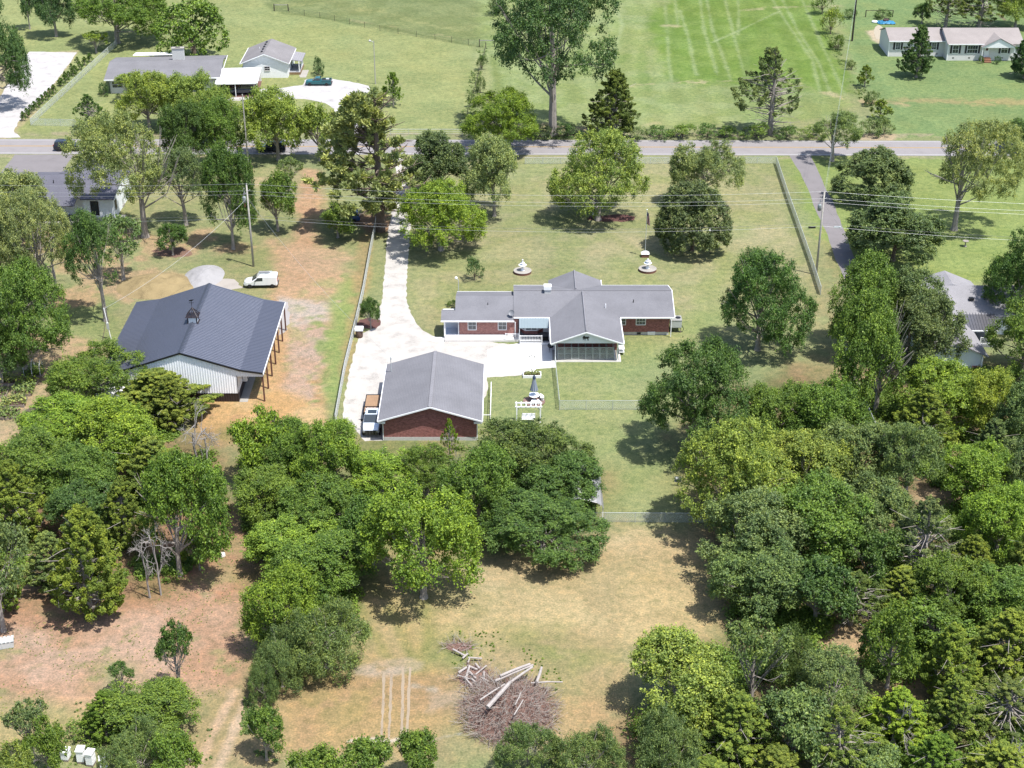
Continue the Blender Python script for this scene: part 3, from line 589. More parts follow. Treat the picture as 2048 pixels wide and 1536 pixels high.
def tree(k,x0,y0,x1,y1,tone,label,by=None,bx=None,group=None,seed=None):
    cx=(x0+x1)/2; bx=cx if bx is None else bx; fam=FAM[k]
    def solveH(b):
        x,y,_=P(bx,b); s=proj(x,y,3)[2]; R_=(x1-x0)/2/s; 
        q=min(fam,key=lambda f:abs(math.log(PROTO[f][2]/R_))+trng.random()*.25) if False else fam[0]
        pr=PROTO[q]; fr=(pr[4][0]/pr[3],pr[4][1]/pr[3]); lo,hi=.3*R_,9*R_
        for _ in range(30):
            H=(lo+hi)/2; t,bt,_s=crown_span(R_,H,fr,bx,b)
            if t>y0: lo=H
            else: hi=H
        return H,R_,bt
    if by is None:
        lo,hi=y0+5,y1+(y1-y0)*2+60
        for _ in range(30):
            by=(lo+hi)/2; H,R_,bt=solveH(by)
            if bt<y1: lo=by
            else: hi=by
    H,R_,bt=solveH(by)
    H=max(H,.9*R_); H=min(H,8*R_); R_*=WOODS; H*=(1+WOODS)/2
    cand=sorted(fam,key=lambda f:abs(math.log(PROTO[f][2]/R_))); lim=abs(math.log(PROTO[cand[0]][2]/R_))+.12
    cand=[f for f in cand if abs(math.log(PROTO[f][2]/R_))<=lim]; q=trng.choice(cand); pr=PROTO[q]
    x,y,_=P(bx,by); nm,cat=NAME[k]
    rz=trng.uniform(0,6.28); sx=R_/pr[2]; sz=H/pr[3]
    root=thing(nm,(x,y,0),label,cat,rz,group,(sx*trng.uniform(.94,1.06),sx*trng.uniform(.94,1.06),sz))
    tr=bpy.data.objects.new('trunk',pr[1]); C.objects.link(tr); tr.parent=root
    if pr[0]:
        cr=bpy.data.objects.new('crown',pr[0]); C.objects.link(cr); cr.parent=root
        c=TONE[tone]; j=trng.uniform(.93,1.07); cr.color=(c[0]*j*trng.uniform(.94,1.06),c[1]*j,c[2]*j*trng.uniform(.9,1.1),1)
        if abs(cx-bx)>6:   # crown leaning away from its trunk
            dx=(cx-bx)/proj(x,y,5)[2]; M=Matrix.Rotation(-rz,3,'Z')@Vector((dx,0,0)); M.x/=root.scale[0]; M.y/=root.scale[1]
            sh=Matrix(((1,0,M.x/(pr[4][0]),0),(0,1,M.y/(pr[4][0]),0),(0,0,1,0),(0,0,0,1)))
            cr.matrix_local=Matrix.Translation((M.x,M.y,0))
    TREES.append((label,x,y,R_,H)); return root
# --- back row, upper left
t_=tree
t_('B',-75,-30,62,190,'bd','big dark tree filling the upper left corner beside the gravel drive')
t_('B',40,-45,80,45,'bd','dark tree at the top edge, directly left of the lone trunk on the far lawn')
t_('B',72,-45,152,38,'bd','lone tree with a bare straight trunk on the far upper left lawn',by=73,bx=113)
t_('B',158,-35,330,62,'md','wide tree at the end of the upper left chain link fence',by=86,bx=235)
t_('O',170,62,216,104,'yl','small yellow-green sapling beside the upper left chain link fence',by=106)
t_('M',322,-8,458,120,'md','glossy big-leaved magnolia behind the long grey-roofed house')
t_('S',196,162,218,190,'bd','dark shrub at the left corner of the long grey-roofed house')
t_('S',208,186,219,193,'dk','tiny round shrub under the window of the long grey-roofed house'); t_('S',232,187,241,193,'dk','second tiny round shrub along the front wall of the long grey-roofed house')
t_('K',150,190,214,262,'dk','dark feathery cedar in the front yard left of the long grey-roofed house')
t_('O',233,146,292,196,'yg','small airy tree in front of the left window of the long grey-roofed house',by=205,bx=262)
t_('B',245,145,355,250,'yg','yellow-green tree covering the middle of the long grey-roofed house')
t_('B',330,140,440,245,'yg','yellow-green tree covering the right part of the long grey-roofed house')
t_('B',390,170,480,270,'yg','yellow-green tree in front of the carport')
t_('O',150,225,335,405,'pl','tall pale grey-green tree hanging over the black car on the road',by=474,bx=291)
t_('B',330,205,425,320,'dk','dark green tree right of the tall pale tree beside the road',by=345)
t_('B',400,200,492,310,'md','mid-green tree left of the slim pole beside the road',by=335)
t_('O',320,300,425,415,'gd','thin shaded tree between the tall pale tree and the pole of the white service line')
t_('B',415,300,515,470,'dk','dark tree with a long bare trunk just left of the utility pole',by=498,bx=467)
t_('B',492,178,606,300,'yg','light green tree over the parked dark car on the road',by=320,bx=557)
t_('B',598,207,682,308,'yg','light green tree right of the parked dark car on the road',by=322,bx=641)
t_('O',556,315,606,365,'gg','small pale tree on the bare lawn just above the apple-like tree')
t_('B',525,350,604,440,'md','low branching tree right of the utility pole beside the dirt track',by=462,bx=556)
t_('B',316,444,376,500,'dk','small round tree on a mulch patch above the soil mound',by=510)
t_('P',640,195,832,450,'pn','big pine beside the fence at the top of the gravel driveway',by=462,bx=762)
t_('B',640,405,712,470,'md','low bush tree at the left foot of the big pine')
t_('C',770,148,804,203,'md','slim upright tree alone on the mown lawn across the road',by=213)
t_('D',818,264,936,390,'gd','dense grey-green tree right of the big pine beside the driveway')
t_('B',792,356,972,516,'br','broad bright green tree over the bend of the gravel driveway',by=500)
t_('B',935,273,1042,420,'pl','pale grey-green tree left of the red arrow spot on the front lawn' if False else 'pale grey-green tree at the left end of the front lawn fence',by=432)
t_('B',925,182,1074,296,'br','bright green round tree standing across the road at the field corner',by=306)
t_('O',985,-60,1230,150,'bd','huge tree across the road with its crown running out of the top of the photo',by=270,bx=1105)
t_('C',1172,142,1284,276,'dko','dark pyramid-shaped cedar right of the huge tree across the road')
t_('K',1468,100,1592,272,'gd','ragged cedar with a bare pale trunk on the roadside hedge',by=270,bx=1540)
t_('B',1105,262,1295,445,'yg','wide light green tree over the red mulch bed on the front lawn',by=440,bx=1196)
t_('B',1344,283,1484,400,'pl','light green tree directly behind the dense dark tree on the front lawn',by=412,bx=1405)
t_('D',1316,370,1452,500,'gd','dense round dark tree beside the flagpole on the front lawn')
t_('O',1626,225,1718,325,'gg','roadside tree at the mouth of the paved drive across from the hedge',by=322,bx=1664)
t_('D',1668,298,1814,402,'gd','dense grey-green tree right of the paved drive near the road')
t_('D',1698,390,1872,524,'gd','dense grey-green tree right of the paved drive, just below its twin')
t_('O',1868,240,2036,440,'pl','tall pale tree on the lawn right of the two dense drive-side trees',by=460,bx=1908)
t_('C',1796,52,1868,155,'bd','dark conical tree in front of the brown-roofed ranch house')
t_('C',2012,70,2085,157,'bd','dark conical tree at the right end of the brown-roofed ranch house')
t_('B',2010,235,2110,300,'dk','dark tree cut by the right edge above the road')
t_('K',1850,-45,1930,56,'dko','olive cedar behind the brown-roofed ranch house, leftmost of the row')
t_('K',1905,-30,2010,60,'dko','olive cedar with pale trunk behind the middle of the brown-roofed ranch house')
t_('B',1985,-40,2075,45,'yg','light green tree behind the right end of the brown-roofed ranch house')
t_('B',1825,5,1862,42,'dk','small tree left of the cedars behind the brown-roofed ranch house')
for i,(a,b,c,d,tn,lb) in enumerate([(1624,-20,1664,28,'md','topmost bush of the field edge line beside the dark pole'),(1640,14,1682,68,'yg','tallest light green bush of the field edge line'),(1660,66,1692,98,'md','bush of the field edge line level with the foot of the dark pole'),(1714,132,1744,174,'ol','small cedar bush of the field edge line'),(1728,178,1760,212,'gg','grey-green bush of the field edge line'),(1742,200,1776,238,'ol','lowest olive bush of the field edge line above the hedge'),(1694,118,1712,140,'gg','tiny scrubby bush of the field edge line'),(1686,15,1712,36,'dk','dark bush beside the dark pole at the field gate'),(1746,16,1784,36,'dk','dark bush growing through the wooden rail gate'),(967,-5,1010,30,'gd','dark shrub at the top of the photo left of the huge tree'),(953,110,975,140,'dk','small bush on the upper end of the field fence line'),(950,150,972,185,'gg','small bush midway down the field fence line'),(935,185,960,215,'gg','scrub at the lower end of the field fence line')]):
    t_('S' if tn!='ol' else 'C',a,b,c,d,tn,lb,group='bushes along the field edges')
t_('S',628,114,648,135,'bd','upper ball of the small clipped tree beside the white cottage',by=148,bx=638)
t_('S',625,130,646,152,'bd','lower round bush above the teal pickup')
for i,(a,b,c,d) in enumerate([(1290,252,1345,279),(1335,254,1395,279),(1385,254,1445,279),(1435,252,1482,279),(1545,253,1600,280),(1590,252,1650,280),(1715,232,1760,272),(1750,236,1786,270),(1060,245,1100,277),(1110,248,1160,278),(1255,250,1295,278),(1480,250,1545,280)]):
    t_('S',a,b,c,d,['dk','md','dk','md','dk','md','gg','gg','gd','dk','gg','md'][i],['left end bush of the clipped roadside hedge','second bush from the left in the clipped roadside hedge','third bush from the left in the clipped roadside hedge','bush of the roadside hedge just left of the ragged cedar','bush of the roadside hedge just right of the ragged cedar','right end bush of the clipped roadside hedge','tall weedy clump at the field corner across from the paved drive','right-hand weedy clump at the field corner across from the paved drive','scrub at the left foot of the huge tree','scrub at the right foot of the huge tree','loose scrub right of the pyramid-shaped cedar','scrub around the foot of the ragged cedar'][i],group='roadside hedge and scrub')
# row of young evergreens
n0=14
for i in range(n0):
    t=i/(n0-1); x=47+(146-47)*t**1.0+ (0); y=242-(242-152)*t; hh=19-3*t
    if i==9: continue
    t_('C',x-6,y-hh,x+6,y,'dk','young evergreen in the close front row, %s'%(['nearest the road','next after the one nearest the road','third counted from the road','fourth counted from the road','fifth counted from the road','sixth counted from the road','seventh counted from the road','eighth counted from the road','ninth counted from the road','','tenth counted from the road','eleventh counted from the road','twelfth counted from the road','at the far upper end'][i]),group='row of young evergreens')
for i,(x,y) in enumerate([(118,171),(130,154),(143,138),(155,125),(150,148),(160,140),(170,131),(180,124)]):
    t_('C',x-(4 if i<4 else 6),y-(11 if i<4 else 17),x+(4 if i<4 else 6),y,'dk',['thin evergreen of the back row nearest the front row','second thin evergreen of the back row','third thin evergreen of the back row','smallest evergreen at the far tip of the back row','plump evergreen continuing the front row uphill','plump evergreen beside the two largest at the upper end','dark evergreen second from the upper end of the row','uppermost dark evergreen of the row by the fence'][i],group='row of young evergreens')
# --- around the house
WOODS=1.0
t_('S',930,514,968,562,'bd','loose upright shrub on the lawn above the brick house',by=560)
t_('S',895,600,906,614,'md','small light shrub tucked at the left corner of the brick house'); t_('S',903,599,914,613,'dk','small dark shrub tucked behind the side porch roof')
t_('B',722,598,762,652,'dk','small dense tree in the mulch bed beside the driveway fence')
t_('B',1438,500,1617,690,'dk','large dark green tree on the lawn right of the brick house',by=700,bx=1515)
t_('B',1275,682,1492,890,'dk','large dark tree at the back yard fence right of the kennel porch',by=905,bx=1385)
t_('B',1958,452,2110,640,'dk','dark tree at the right edge above the grey house')
t_('B',1975,600,2110,745,'md','drooping lighter tree at the right edge beside the grey house porch')
t_('B',1640,515,1790,690,'md','mid-green tree right of the tall utility pole, upper left part of the group')
t_('B',1750,540,1880,690,'gg','grey-green tree whose crown covers the left side of the grey house roof')
t_('B',1630,600,1790,770,'md','broad tree over the end of the chain link fence in the shade',by=830,bx=1750)
t_('B',1780,590,1925,735,'gd','grey-green tree hiding the front of the grey house')
# --- left side
t_('B',-30,345,110,475,'pl','pale thin tree left of the charcoal roofed house front')
t_('O',20,380,165,560,'pl','pale tree with bare grey branches in front of the charcoal roofed house')
t_('X',60,440,165,560,'pl','leafless grey branches below the charcoal roofed house')
t_('B',-60,430,60,590,'gg','grey-green tree at the left edge below the charcoal roofed house')
t_('B',-40,530,145,735,'md','big mid-green tree at the left edge above the hooped garden bed')
t_('O',150,425,255,560,'dk','forked tree with a long bare trunk left of the new barn',by=642,bx=212)
t_('O',205,430,290,530,'gg','small leaning tree above the soil mound')
t_('B',-50,640,60,760,'dk','dark tree at the left edge beside the garden beds')
t_('B',118,690,300,815,'md','broad tree at the lower left corner of the barn roof')
t_('C',220,735,420,850,'ol','olive cedar in front of the white barn gable')
t_('C',290,750,400,860,'ol','olive cedar just right of the other barn cedar')
t_('B',50,792,200,900,'br','bright green tree behind the brush heap, top of the left grove')
t_('B',150,800,320,935,'br','bright green tree right of its twin at the top of the left grove')
t_('B',10,860,160,985,'md','mid-green tree on the left flank of the left grove')
t_('B',110,890,250,1010,'md','mid-green tree in the centre of the left grove')
t_('C',235,868,400,1010,'ol','yellowish cedar in the left grove below the straw patch')
t_('B',300,915,470,1090,'md','light green tree at the right edge of the left grove',by=1150,bx=360)
t_('C',-30,920,110,1090,'ol','olive cedar at the left edge, upper of the pair')
t_('B',110,960,250,1075,'dk','deep green tree sunk in the middle of the left grove')
t_('C',200,960,310,1100,'ol','cedar in the dark middle right of the left grove')
t_('C',115,1010,275,1195,'ol','large cedar standing at the edge of the red soil',by=1235,bx=182)
t_('C',55,1060,170,1190,'gg','grey-green cedar left of the large cedar at the red soil')
t_('O',-40,1040,80,1200,'gg','thin grey-green tree at the left edge beside the grey box',by=1262,bx=8)
t_('C',-50,1100,60,1230,'ol','cedar at the left edge just above the grey box')
t_('X',262,1060,330,1198,'pl','dead leaning tree with bleached branches at the red soil edge',by=1196,bx=300)
t_('X',295,1030,372,1160,'pl','taller dead tree with bleached branches behind the leaning one',by=1190,bx=322)
t_('X',-40,905,55,1010,'pl','bleached bare tree at the left edge of the left grove')
t_('X',350,800,440,905,'pl','grey leafless shrub at the edge of the straw patch')
t_('X',385,845,445,915,'pl','second grey leafless shrub right beside the first')
t_('B',375,1060,425,1135,'md','small tree at the right foot of the left grove',by=1140)
t_('S',350,1100,382,1135,'br','low leafy bush in the shade right of the dead trees')
t_('S',172,1220,190,1244,'dk','small bush at the foot of the large cedar'); 
# --- middle thicket
WOODS=.98
t_('B',468,815,590,950,'br','airy tree at the left end of the middle thicket near the barn post')
t_('B',520,840,640,960,'md','tree at the left end of the middle thicket below the straw patch')
t_('B',590,838,735,985,'br','tree of the middle thicket just left of the parked flatbed truck')
t_('B',470,930,600,1040,'md','lower tree at the left end of the middle thicket')
t_('B',560,950,710,1075,'md','mid-green tree below the flatbed truck in the middle thicket')
t_('O',690,895,840,1000,'br','airy light tree just below the garage wall')
t_('O',800,885,910,985,'md','thin tree below the middle of the garage wall')
t_('K',878,838,914,910,'br','slim double-topped cedar against the brick garage wall',by=925,bx=900)
t_('X',868,890,950,975,'pl','half dead cedar with bleached branches below the garage')
t_('C',845,960,960,1080,'md','low tree between the bright round tree and the dark olive trees')
t_('B',945,822,1185,985,'dko','large dark olive tree below the garden swing')
t_('B',885,890,1030,1040,'md','tree left of the large dark olive tree')
t_('B',1040,900,1200,1020,'dk','tree hiding the left side of the curved carport')
t_('B',960,965,1212,1125,'dk','large dark tree above the straw-coloured clearing')
t_('B',740,965,955,1190,'br','large bright round tree in the middle of the photo bottom half',by=1195)
t_('B',690,990,800,1120,'dk','shaded tree left of the large bright round tree')
t_('B',500,1030,680,1160,'br','bright tree on the left side below the middle thicket')
t_('B',560,1055,740,1190,'md','mid-green tree right of its bright neighbour in the middle thicket')
t_('B',500,1130,640,1290,'br','bright yellow-green tree above the willowy grey-green bushes')
t_('W',570,1190,735,1340,'gg','willowy grey-green tree at the edge of the tyre-marked field',by=1335)
t_('W',510,1260,620,1380,'gg','smaller willowy tree left of the larger one')
t_('W',500,1330,560,1410,'gg','lowest willowy bush beside the dirt track')
t_('B',492,1418,575,1516,'md','round bush right of the dirt wheel tracks')
# --- bottom left
WOODS=1.0
t_('O',322,1245,402,1375,'dk','tall thin shrub above the bottom left thicket',by=1395)
t_('O',222,1322,272,1375,'dk','small upright sapling on the red soil')
t_('B',210,1345,395,1480,'md','broad bush thicket tree at the bottom left')
t_('C',170,1380,260,1480,'md','bushy cedar on the left side of the bottom left thicket')
t_('W',215,1440,345,1570,'gg','grey-green bush right of the white beehives')
t_('O',30,1400,110,1500,'gg','slim shrub left above the white beehives')
t_('B',60,1440,140,1545,'md','bush directly left of the white beehives')
t_('B',-20,1490,80,1600,'ol','bush in the bottom left corner')
t_('S',130,1445,220,1495,'md','low bush behind the white beehives')
t_('B',300,1470,400,1580,'md','bush at the bottom edge left of the wheel tracks')
# --- bottom middle and brush
t_('B',578,1488,700,1610,'md','left bush of the three at the bottom edge below the tyre-marked field')
t_('B',680,1480,800,1600,'md','middle bush of the three at the bottom edge below the tyre-marked field')
t_('B',785,1465,880,1570,'md','right bush of the three at the bottom edge below the tyre-marked field')
t_('W',990,1440,1120,1560,'gg','grey-green bush at the bottom edge right below the brush pile')
t_('X',1030,1455,1110,1520,'pl','bare white branches in front of the brush pile bush')
t_('W',1110,1450,1240,1580,'gg','grey-green bush at the bottom edge left of the yellow-green tree')
# --- right forest
WOODS=1.06
RF=[('B',1245,1272,1450,1450,'yg','isolated yellow-green tree at the lower right of the clearing'),
('B',1475,765,1600,900,'md','tree just right of the dark back yard tree'),
('B',1565,757,1708,905,'md','light tree beside the shaded chain link fence, at the top of the right wood'),
('B',1350,835,1570,1050,'yg','large light green tree leading the right wood towards the yard'),
('B',1520,870,1690,1010,'yg','light green tree right behind the leading tree of the right wood'),
('B',1640,840,1790,975,'gg','grey-green tree in the upper middle of the right wood'),
('O',1745,850,1870,985,'gg','airy tree in the upper middle of the right wood'),
('C',1775,775,1900,915,'ol','olive cedar below the grey house'),
('B',1800,725,1950,850,'br','bright tree directly below the grey house gable'),
('B',1920,745,2025,865,'yl','bright yellow-green tree, the brightest of the right wood'),
('B',1990,760,2110,900,'gg','grey-green tree at the right edge beside the brightest tree'),
('C',1930,840,2020,950,'gd','cedar under the brightest yellow tree'),
('B',1880,885,2020,1010,'br','bright tree right of the dark gap in the right wood'),
('B',1985,880,2110,1010,'gg','tree at the right edge right of the dark gap'),
('B',1400,985,1580,1150,'gg','grey-green tree overhanging the clearing, upper'),
('B',1540,960,1730,1130,'md','mid-green tree in the heart of the right wood'),
('B',1430,1080,1600,1230,'gg','airy grey-green tree overhanging the clearing, lower'),
('B',1660,960,1800,1100,'gg','tree in the heart of the right wood, left of the greyish cedar'),
('K',1765,1000,1910,1180,'gd','greyish thin cedar left of the dark gap'),
('B',1690,1060,1800,1180,'dk','dark tree below the heart of the right wood'),
('B',1920,970,2060,1110,'br','light green tree below the dark gap'),
('C',1990,1040,2110,1200,'ol','olive cedar at the right edge, middle height'),
('C',1880,1070,1990,1190,'ol','olive cedar below the dark gap'),
('B',1560,1120,1700,1250,'dk','shaded tree at the corner of the clearing'),
('K',1640,1140,1760,1260,'dko','thin cedar with twigs near the clearing corner'),
('C',1740,1130,1860,1240,'ol','olive cedar above the bluish green tree'),
('B',1820,1110,1960,1240,'md','tree above the bluish green tree, right side'),
('B',1718,1212,1830,1365,'md','bluish green upright tree with rounded lobes'),
('B',1800,1200,1930,1300,'md','bluish green tree right behind the upright lobed one'),
('B',1930,1130,2080,1250,'md','green tree at the right edge above the olive cedars'),
('C',1825,1250,1950,1400,'ol','olive cedar right of the upright lobed tree'),
('C',1930,1210,2090,1360,'ol','large olive cedar at the right edge'),
('O',1440,1240,1560,1390,'gg','loose grey-green tree right of the isolated yellow-green tree'),
('W',1540,1260,1640,1390,'gg','grey-green tree beside the small sunlit soil gap'),
('O',1590,1300,1720,1430,'gg','grey-green tree with bare twigs beside the sunlit soil gap'),
('C',1390,1380,1550,1540,'ol','olive cedar below the loose grey-green tree'),
('W',1255,1430,1400,1570,'gg','grey-green cedar-like tree at the bottom edge below the isolated yellow-green tree'),
('B',1505,1390,1650,1530,'gg','grey-green tree in the bottom right wood, left part'),
('K',1600,1410,1740,1560,'ol','yellowish cedar with twigs in the bottom right wood'),
('C',1720,1370,1860,1500,'br','bright cedar with bare white forks beside it'),
('X',1740,1390,1830,1490,'pl','bare white forks among the bottom right cedars'),
('C',1840,1350,1960,1480,'ol','olive cedar in the bottom right wood below the large ones'),
('K',1930,1350,2090,1480,'dko','brownish twiggy cedar at the right edge'),
('B',1660,1490,1800,1600,'gg','tree at the bottom edge in the middle of the right wood'),
('C',1480,1480,1620,1600,'ol','cedar at the bottom edge, left part of the right wood'),
('C',1800,1460,1930,1590,'md','cedar at the bottom edge left of the bare white bush'),
('X',1930,1450,2060,1560,'pl','bare white bush in the lower right corner'),
('C',1920,1470,2080,1600,'ol','cedar in the lower right corner behind the bare white bush'),
('C',1350,1500,1480,1600,'ol','cedar at the bottom edge left of the right wood'),
('X',1560,1030,1640,1110,'pl','bare branches poking from the overhanging trees'),
('X',1800,1130,1880,1210,'pl','grey bare branches above the bluish green trees'),
('B',1850,640,1870,660,'md','') ]
for r_ in RF:
    if r_[-1]: t_(*r_)
WOODS=1.0
# undergrowth, one mass nobody could count
def scatter(name,polys,num,hmax,ln,tone,label,seed,thin=False):
    g=np.random.default_rng(seed); pts=[]
    for poly in polys:
        p=wpoly(poly); a=p.min(0);b=p.max(0); k=int(num*(1/len(polys))); q=g.uniform(a,b,size=(k*4,2)); ins=np.zeros(len(q),bool); nn_=len(p)
        for i in range(nn_):
            u=p[i];v=p[(i+1)%nn_]; c=((u[1]>q[:,1])!=(v[1]>q[:,1])); xx=(v[0]-u[0])*(q[:,1]-u[1])/((v[1]-u[1]) or 1e-9)+u[0]; ins^=c&(q[:,0]<xx)
        q=q[ins]; q=q[fbm(q[:,0],q[:,1],4,seed,3)>.47]; pts.append(q[:k])
    q=np.concatenate(pts); n_=len(q); per=26; I=np.repeat(np.arange(n_),per*(3 if hmax>1 else 1)); m_=len(I)
    h=g.uniform(.25,1,n_)*hmax; dd=unit(g.normal(size=(m_,3))+np.array([0,0,.8])); pos=np.concatenate([q,np.zeros((n_,1))],1)[I]+dd*h[I][:,None]*g.uniform(.3,1,m_)[:,None]; pos[:,2]=np.abs(pos[:,2])+.03
    nv=unit(dd+np.array([0,0,.6])+g.normal(size=(m_,3))*.6); L=g.uniform(*ln,m_)
    V,Fq,tt=leafcloud(g,pos,nv,L,L*(.25 if thin else .6),np.clip(g.random(n_)[I]*.7+g.random(m_)*.3,0,1))
    me=npmesh(name,V,Fq,{'tint':('FLOAT',tt)}); me.materials.append(leaf); o=bpy.data.objects.new(name,me); C.objects.link(o); o.color=(*TONE[tone],1); return tag(o,label,'undergrowth',kind='stuff')
scatter('undergrowth',[[(1480,1180),(1480,900),(1750,740),(2050,740),(2050,1540),(1300,1540),(1260,1450),(1440,1300)]],3600,1.7,(.16,.34),'md','low leafy undergrowth on the floor of the right wood',301)
scatter('undergrowth',[[(480,890),(940,900),(1190,1010),(1180,1060),(740,1110),(690,1300),(530,1390),(490,1100)]],1200,1.1,(.16,.32),'md','low leafy undergrowth below the middle thicket',302)
scatter('undergrowth',[[(60,840),(420,870),(470,1080),(330,1170),(60,1170),(-20,1160),(-20,960)]],1000,1.1,(.16,.32),'md','low leafy undergrowth in the left grove',303)
scatter('weeds',[[(0,1260),(200,1220),(400,1130),(500,1100),(510,1250),(480,1400),(380,1400),(240,1340),(0,1440)]],620,.08,(.05,.12),'pl','scattered green weeds on the bare red soil',304)
scatter('weeds',[[(40,1400),(240,1400),(400,1420),(470,1540),(20,1540)],[(490,1390),(560,1390),(560,1536),(470,1536)]],520,.26,(.08,.2),'gg','tall weeds around the beehives and the wheel tracks',305)
scatter('weeds',[[(900,1260),(1020,1265),(1120,1340),(1130,1470),(1240,1536),(960,1536),(1060,1470),(1100,1380),(1000,1320),(900,1330)]],140,.16,(.07,.16),'md','green weeds growing around the brush pile',306)
scatter('weeds',[[(955,90),(975,95),(950,220),(925,268),(915,260)],[(1640,60),(1660,55),(1720,160),(1770,240),(1750,245),(1700,170)],[(1060,268),(1300,268),(1300,280),(1060,280)]],500,.5,(.1,.24),'gg','rough weeds along the field edges',307)
# ---------------------------------------------------------------- buildings
def gable_roof(mb,x0,x1,y0,y1,ze,zr,axis='x',t=.16,ridge=None):
    if axis=='x':
        r=(y0+y1)/2 if ridge is None else ridge
        mb.prismX([(y0,ze),(r,zr),(y1,ze),(y1,ze-t),(r,zr-t),(y0,ze-t)],x0,x1)
    else:
        r=(x0+x1)/2 if ridge is None else ridge
        mb.prismY([(x0,ze),(x0,ze-t),(r,zr-t),(x1,ze-t),(x1,ze),(r,zr)],y0,y1)
    return mb
def window(parent,x,y,z,w,h,face='y-',frame=white,mull=(2,3),label=None,fw=.09,shutter=None):
    """window on a wall at its centre; frame sits proud of the wall"""
    def bx(mb,a0,a1,z0,z1,d0,d1):
        if face=='y-': mb.box(a0,y-d1,z0,a1,y-d0,z1)
        elif face=='x+': mb.box(y+d0,a0,z0,y+d1,a1,z1)
        elif face=='x-': mb.box(y-d1,a0,z0,y-d0,a1,z1)
        return mb
    f=MB(); a0,a1=x-w/2,x+w/2; z0,z1=z-h/2,z+h/2
    bx(f,a0-fw,a0,z0-fw,z1+fw,.0,.07); bx(f,a1,a1+fw,z0-fw,z1+fw,.0,.07); bx(f,a0,a1,z1,z1+fw,.0,.069); bx(f,a0,a1,z0-fw,z0,.0,.10)
    bx(f,a0,a1,z-.025,z+.025,.02,.06)
    c,r=mull
    for i in range(1,c): bx(f,a0+w*i/c-.012,a0+w*i/c+.012,z0,z1,.021,.045)
    for i in range(1,r*2):
        if i!=r: bx(f,a0,a1,z0+h*i/(2*r)-.01,z0+h*i/(2*r)+.01,.022,.043)
    fo=f.build('window',frame,parent); 
    g=bx(MB(),a0,a1,z0,z1,.004,.018).build('pane',glass,fo)
    if shutter:
        for sx in (a0-fw-.42,a1+fw+.02): bx(MB(),sx,sx+.4,z0-.08,z1+.08,.0,.05).build('shutter',shutter,parent)
    return fo
def wallblock(x0,x1,y0,y1,z0,z1,mat,parent,name='wall'): return MB().box(x0,y0,z0,x1,y1,z1).build(name,mat,parent)

# ---- main brick house
h=thing('brick_house',(0,0,0),'long red brick ranch house with grey roofs and a dog kennel porch','house')
MB().box(.75,181.22,.45,20.75,190.1,2.75).build('wall',brick_dark,h)
MB().box(.78,181.26,0,20.72,190.06,.45).build('foundation',blockconc,h)
MB().prismX([(181.3,2.74),(190.0,2.74),(185.62,4.2)],.78,20.72).build('gable_wall',white,h)
MB().box(-6.94,180.77,.15,.75,188.7,2.5).build('wall',brick,h)
MB().box(-6.9,180.8,0,.72,188.6,.15).build('foundation',blockconc,h)
MB().box(5.6,176.5,.1,13.6,181.22,2.72).build('wall',brick_dark,h)
MB().box(5.6,190.1,.1,11.8,192.0,2.7).build('wall',brick_dark,h)
rf=gable_roof(MB(),.2,21.35,180.55,190.7,2.95,4.5,'x',ridge=185.62).build('roof',shingle,h)
gable_roof(MB(),-7.5,.2,180.08,189.25,2.66,4.12,'x',ridge=184.62).build('roof',shingle,h)
gable_roof(MB(),-9.32,-7.5,180.08,183.6,2.66,3.24,'x',ridge=181.95).build('roof',shingle,h)
MB().box(-9.25,183.3,2.3,-7.6,183.55,2.7).build('fascia',white,h)
# cross gable over the kennels, running into the main roof
xs0,xs1,xr=4.95,14.17,9.41
MB().add([(xs0,172.95,2.88),(xr,172.95,4.52),(xs1,172.95,2.88),(xs1,180.75,2.88),(xr,185.4,4.45),(xs0,180.75,2.88),
          (xs0,172.95,2.72),(xr,172.95,4.36),(xs1,172.95,2.72),(xs1,180.75,2.72),(xr,185.4,4.29),(xs0,180.75,2.72)],
   [(0,1,4,5),(1,2,3,4),(6,11,10,7),(7,10,9,8),(0,6,7,1),(1,7,8,2),(0,5,11,6),(2,8,9,3)]).build('roof',shingle,h)
MB().tube([(xr,173.0,4.54),(xr,185.2,4.5)],.13,6).build('ridge_cap',shingle_cap,rf)
MB().box(.25,185.5,4.485,21.3,185.74,4.53).build('ridge_cap',shingle_cap,rf)
# back gable
MB().add([(5.0,192.6,2.85),(8.55,192.4,4.42),(12.25,192.6,2.85),(12.25,190.3,2.85),(8.55,186.0,4.42),(5.0,190.3,2.85)],[(1,0,5,4),(2,1,4,3)]).build('roof',shingle,h)
MB().prismY([(5.6,2.7),(11.9,2.7),(8.55,4.25)],192.0,192.1).build('gable_wall',white,h)
MB().tube([(8.55,192.3,4.44),(8.55,186.2,4.44)],.12,6).build('ridge_cap',shingle_cap,rf)
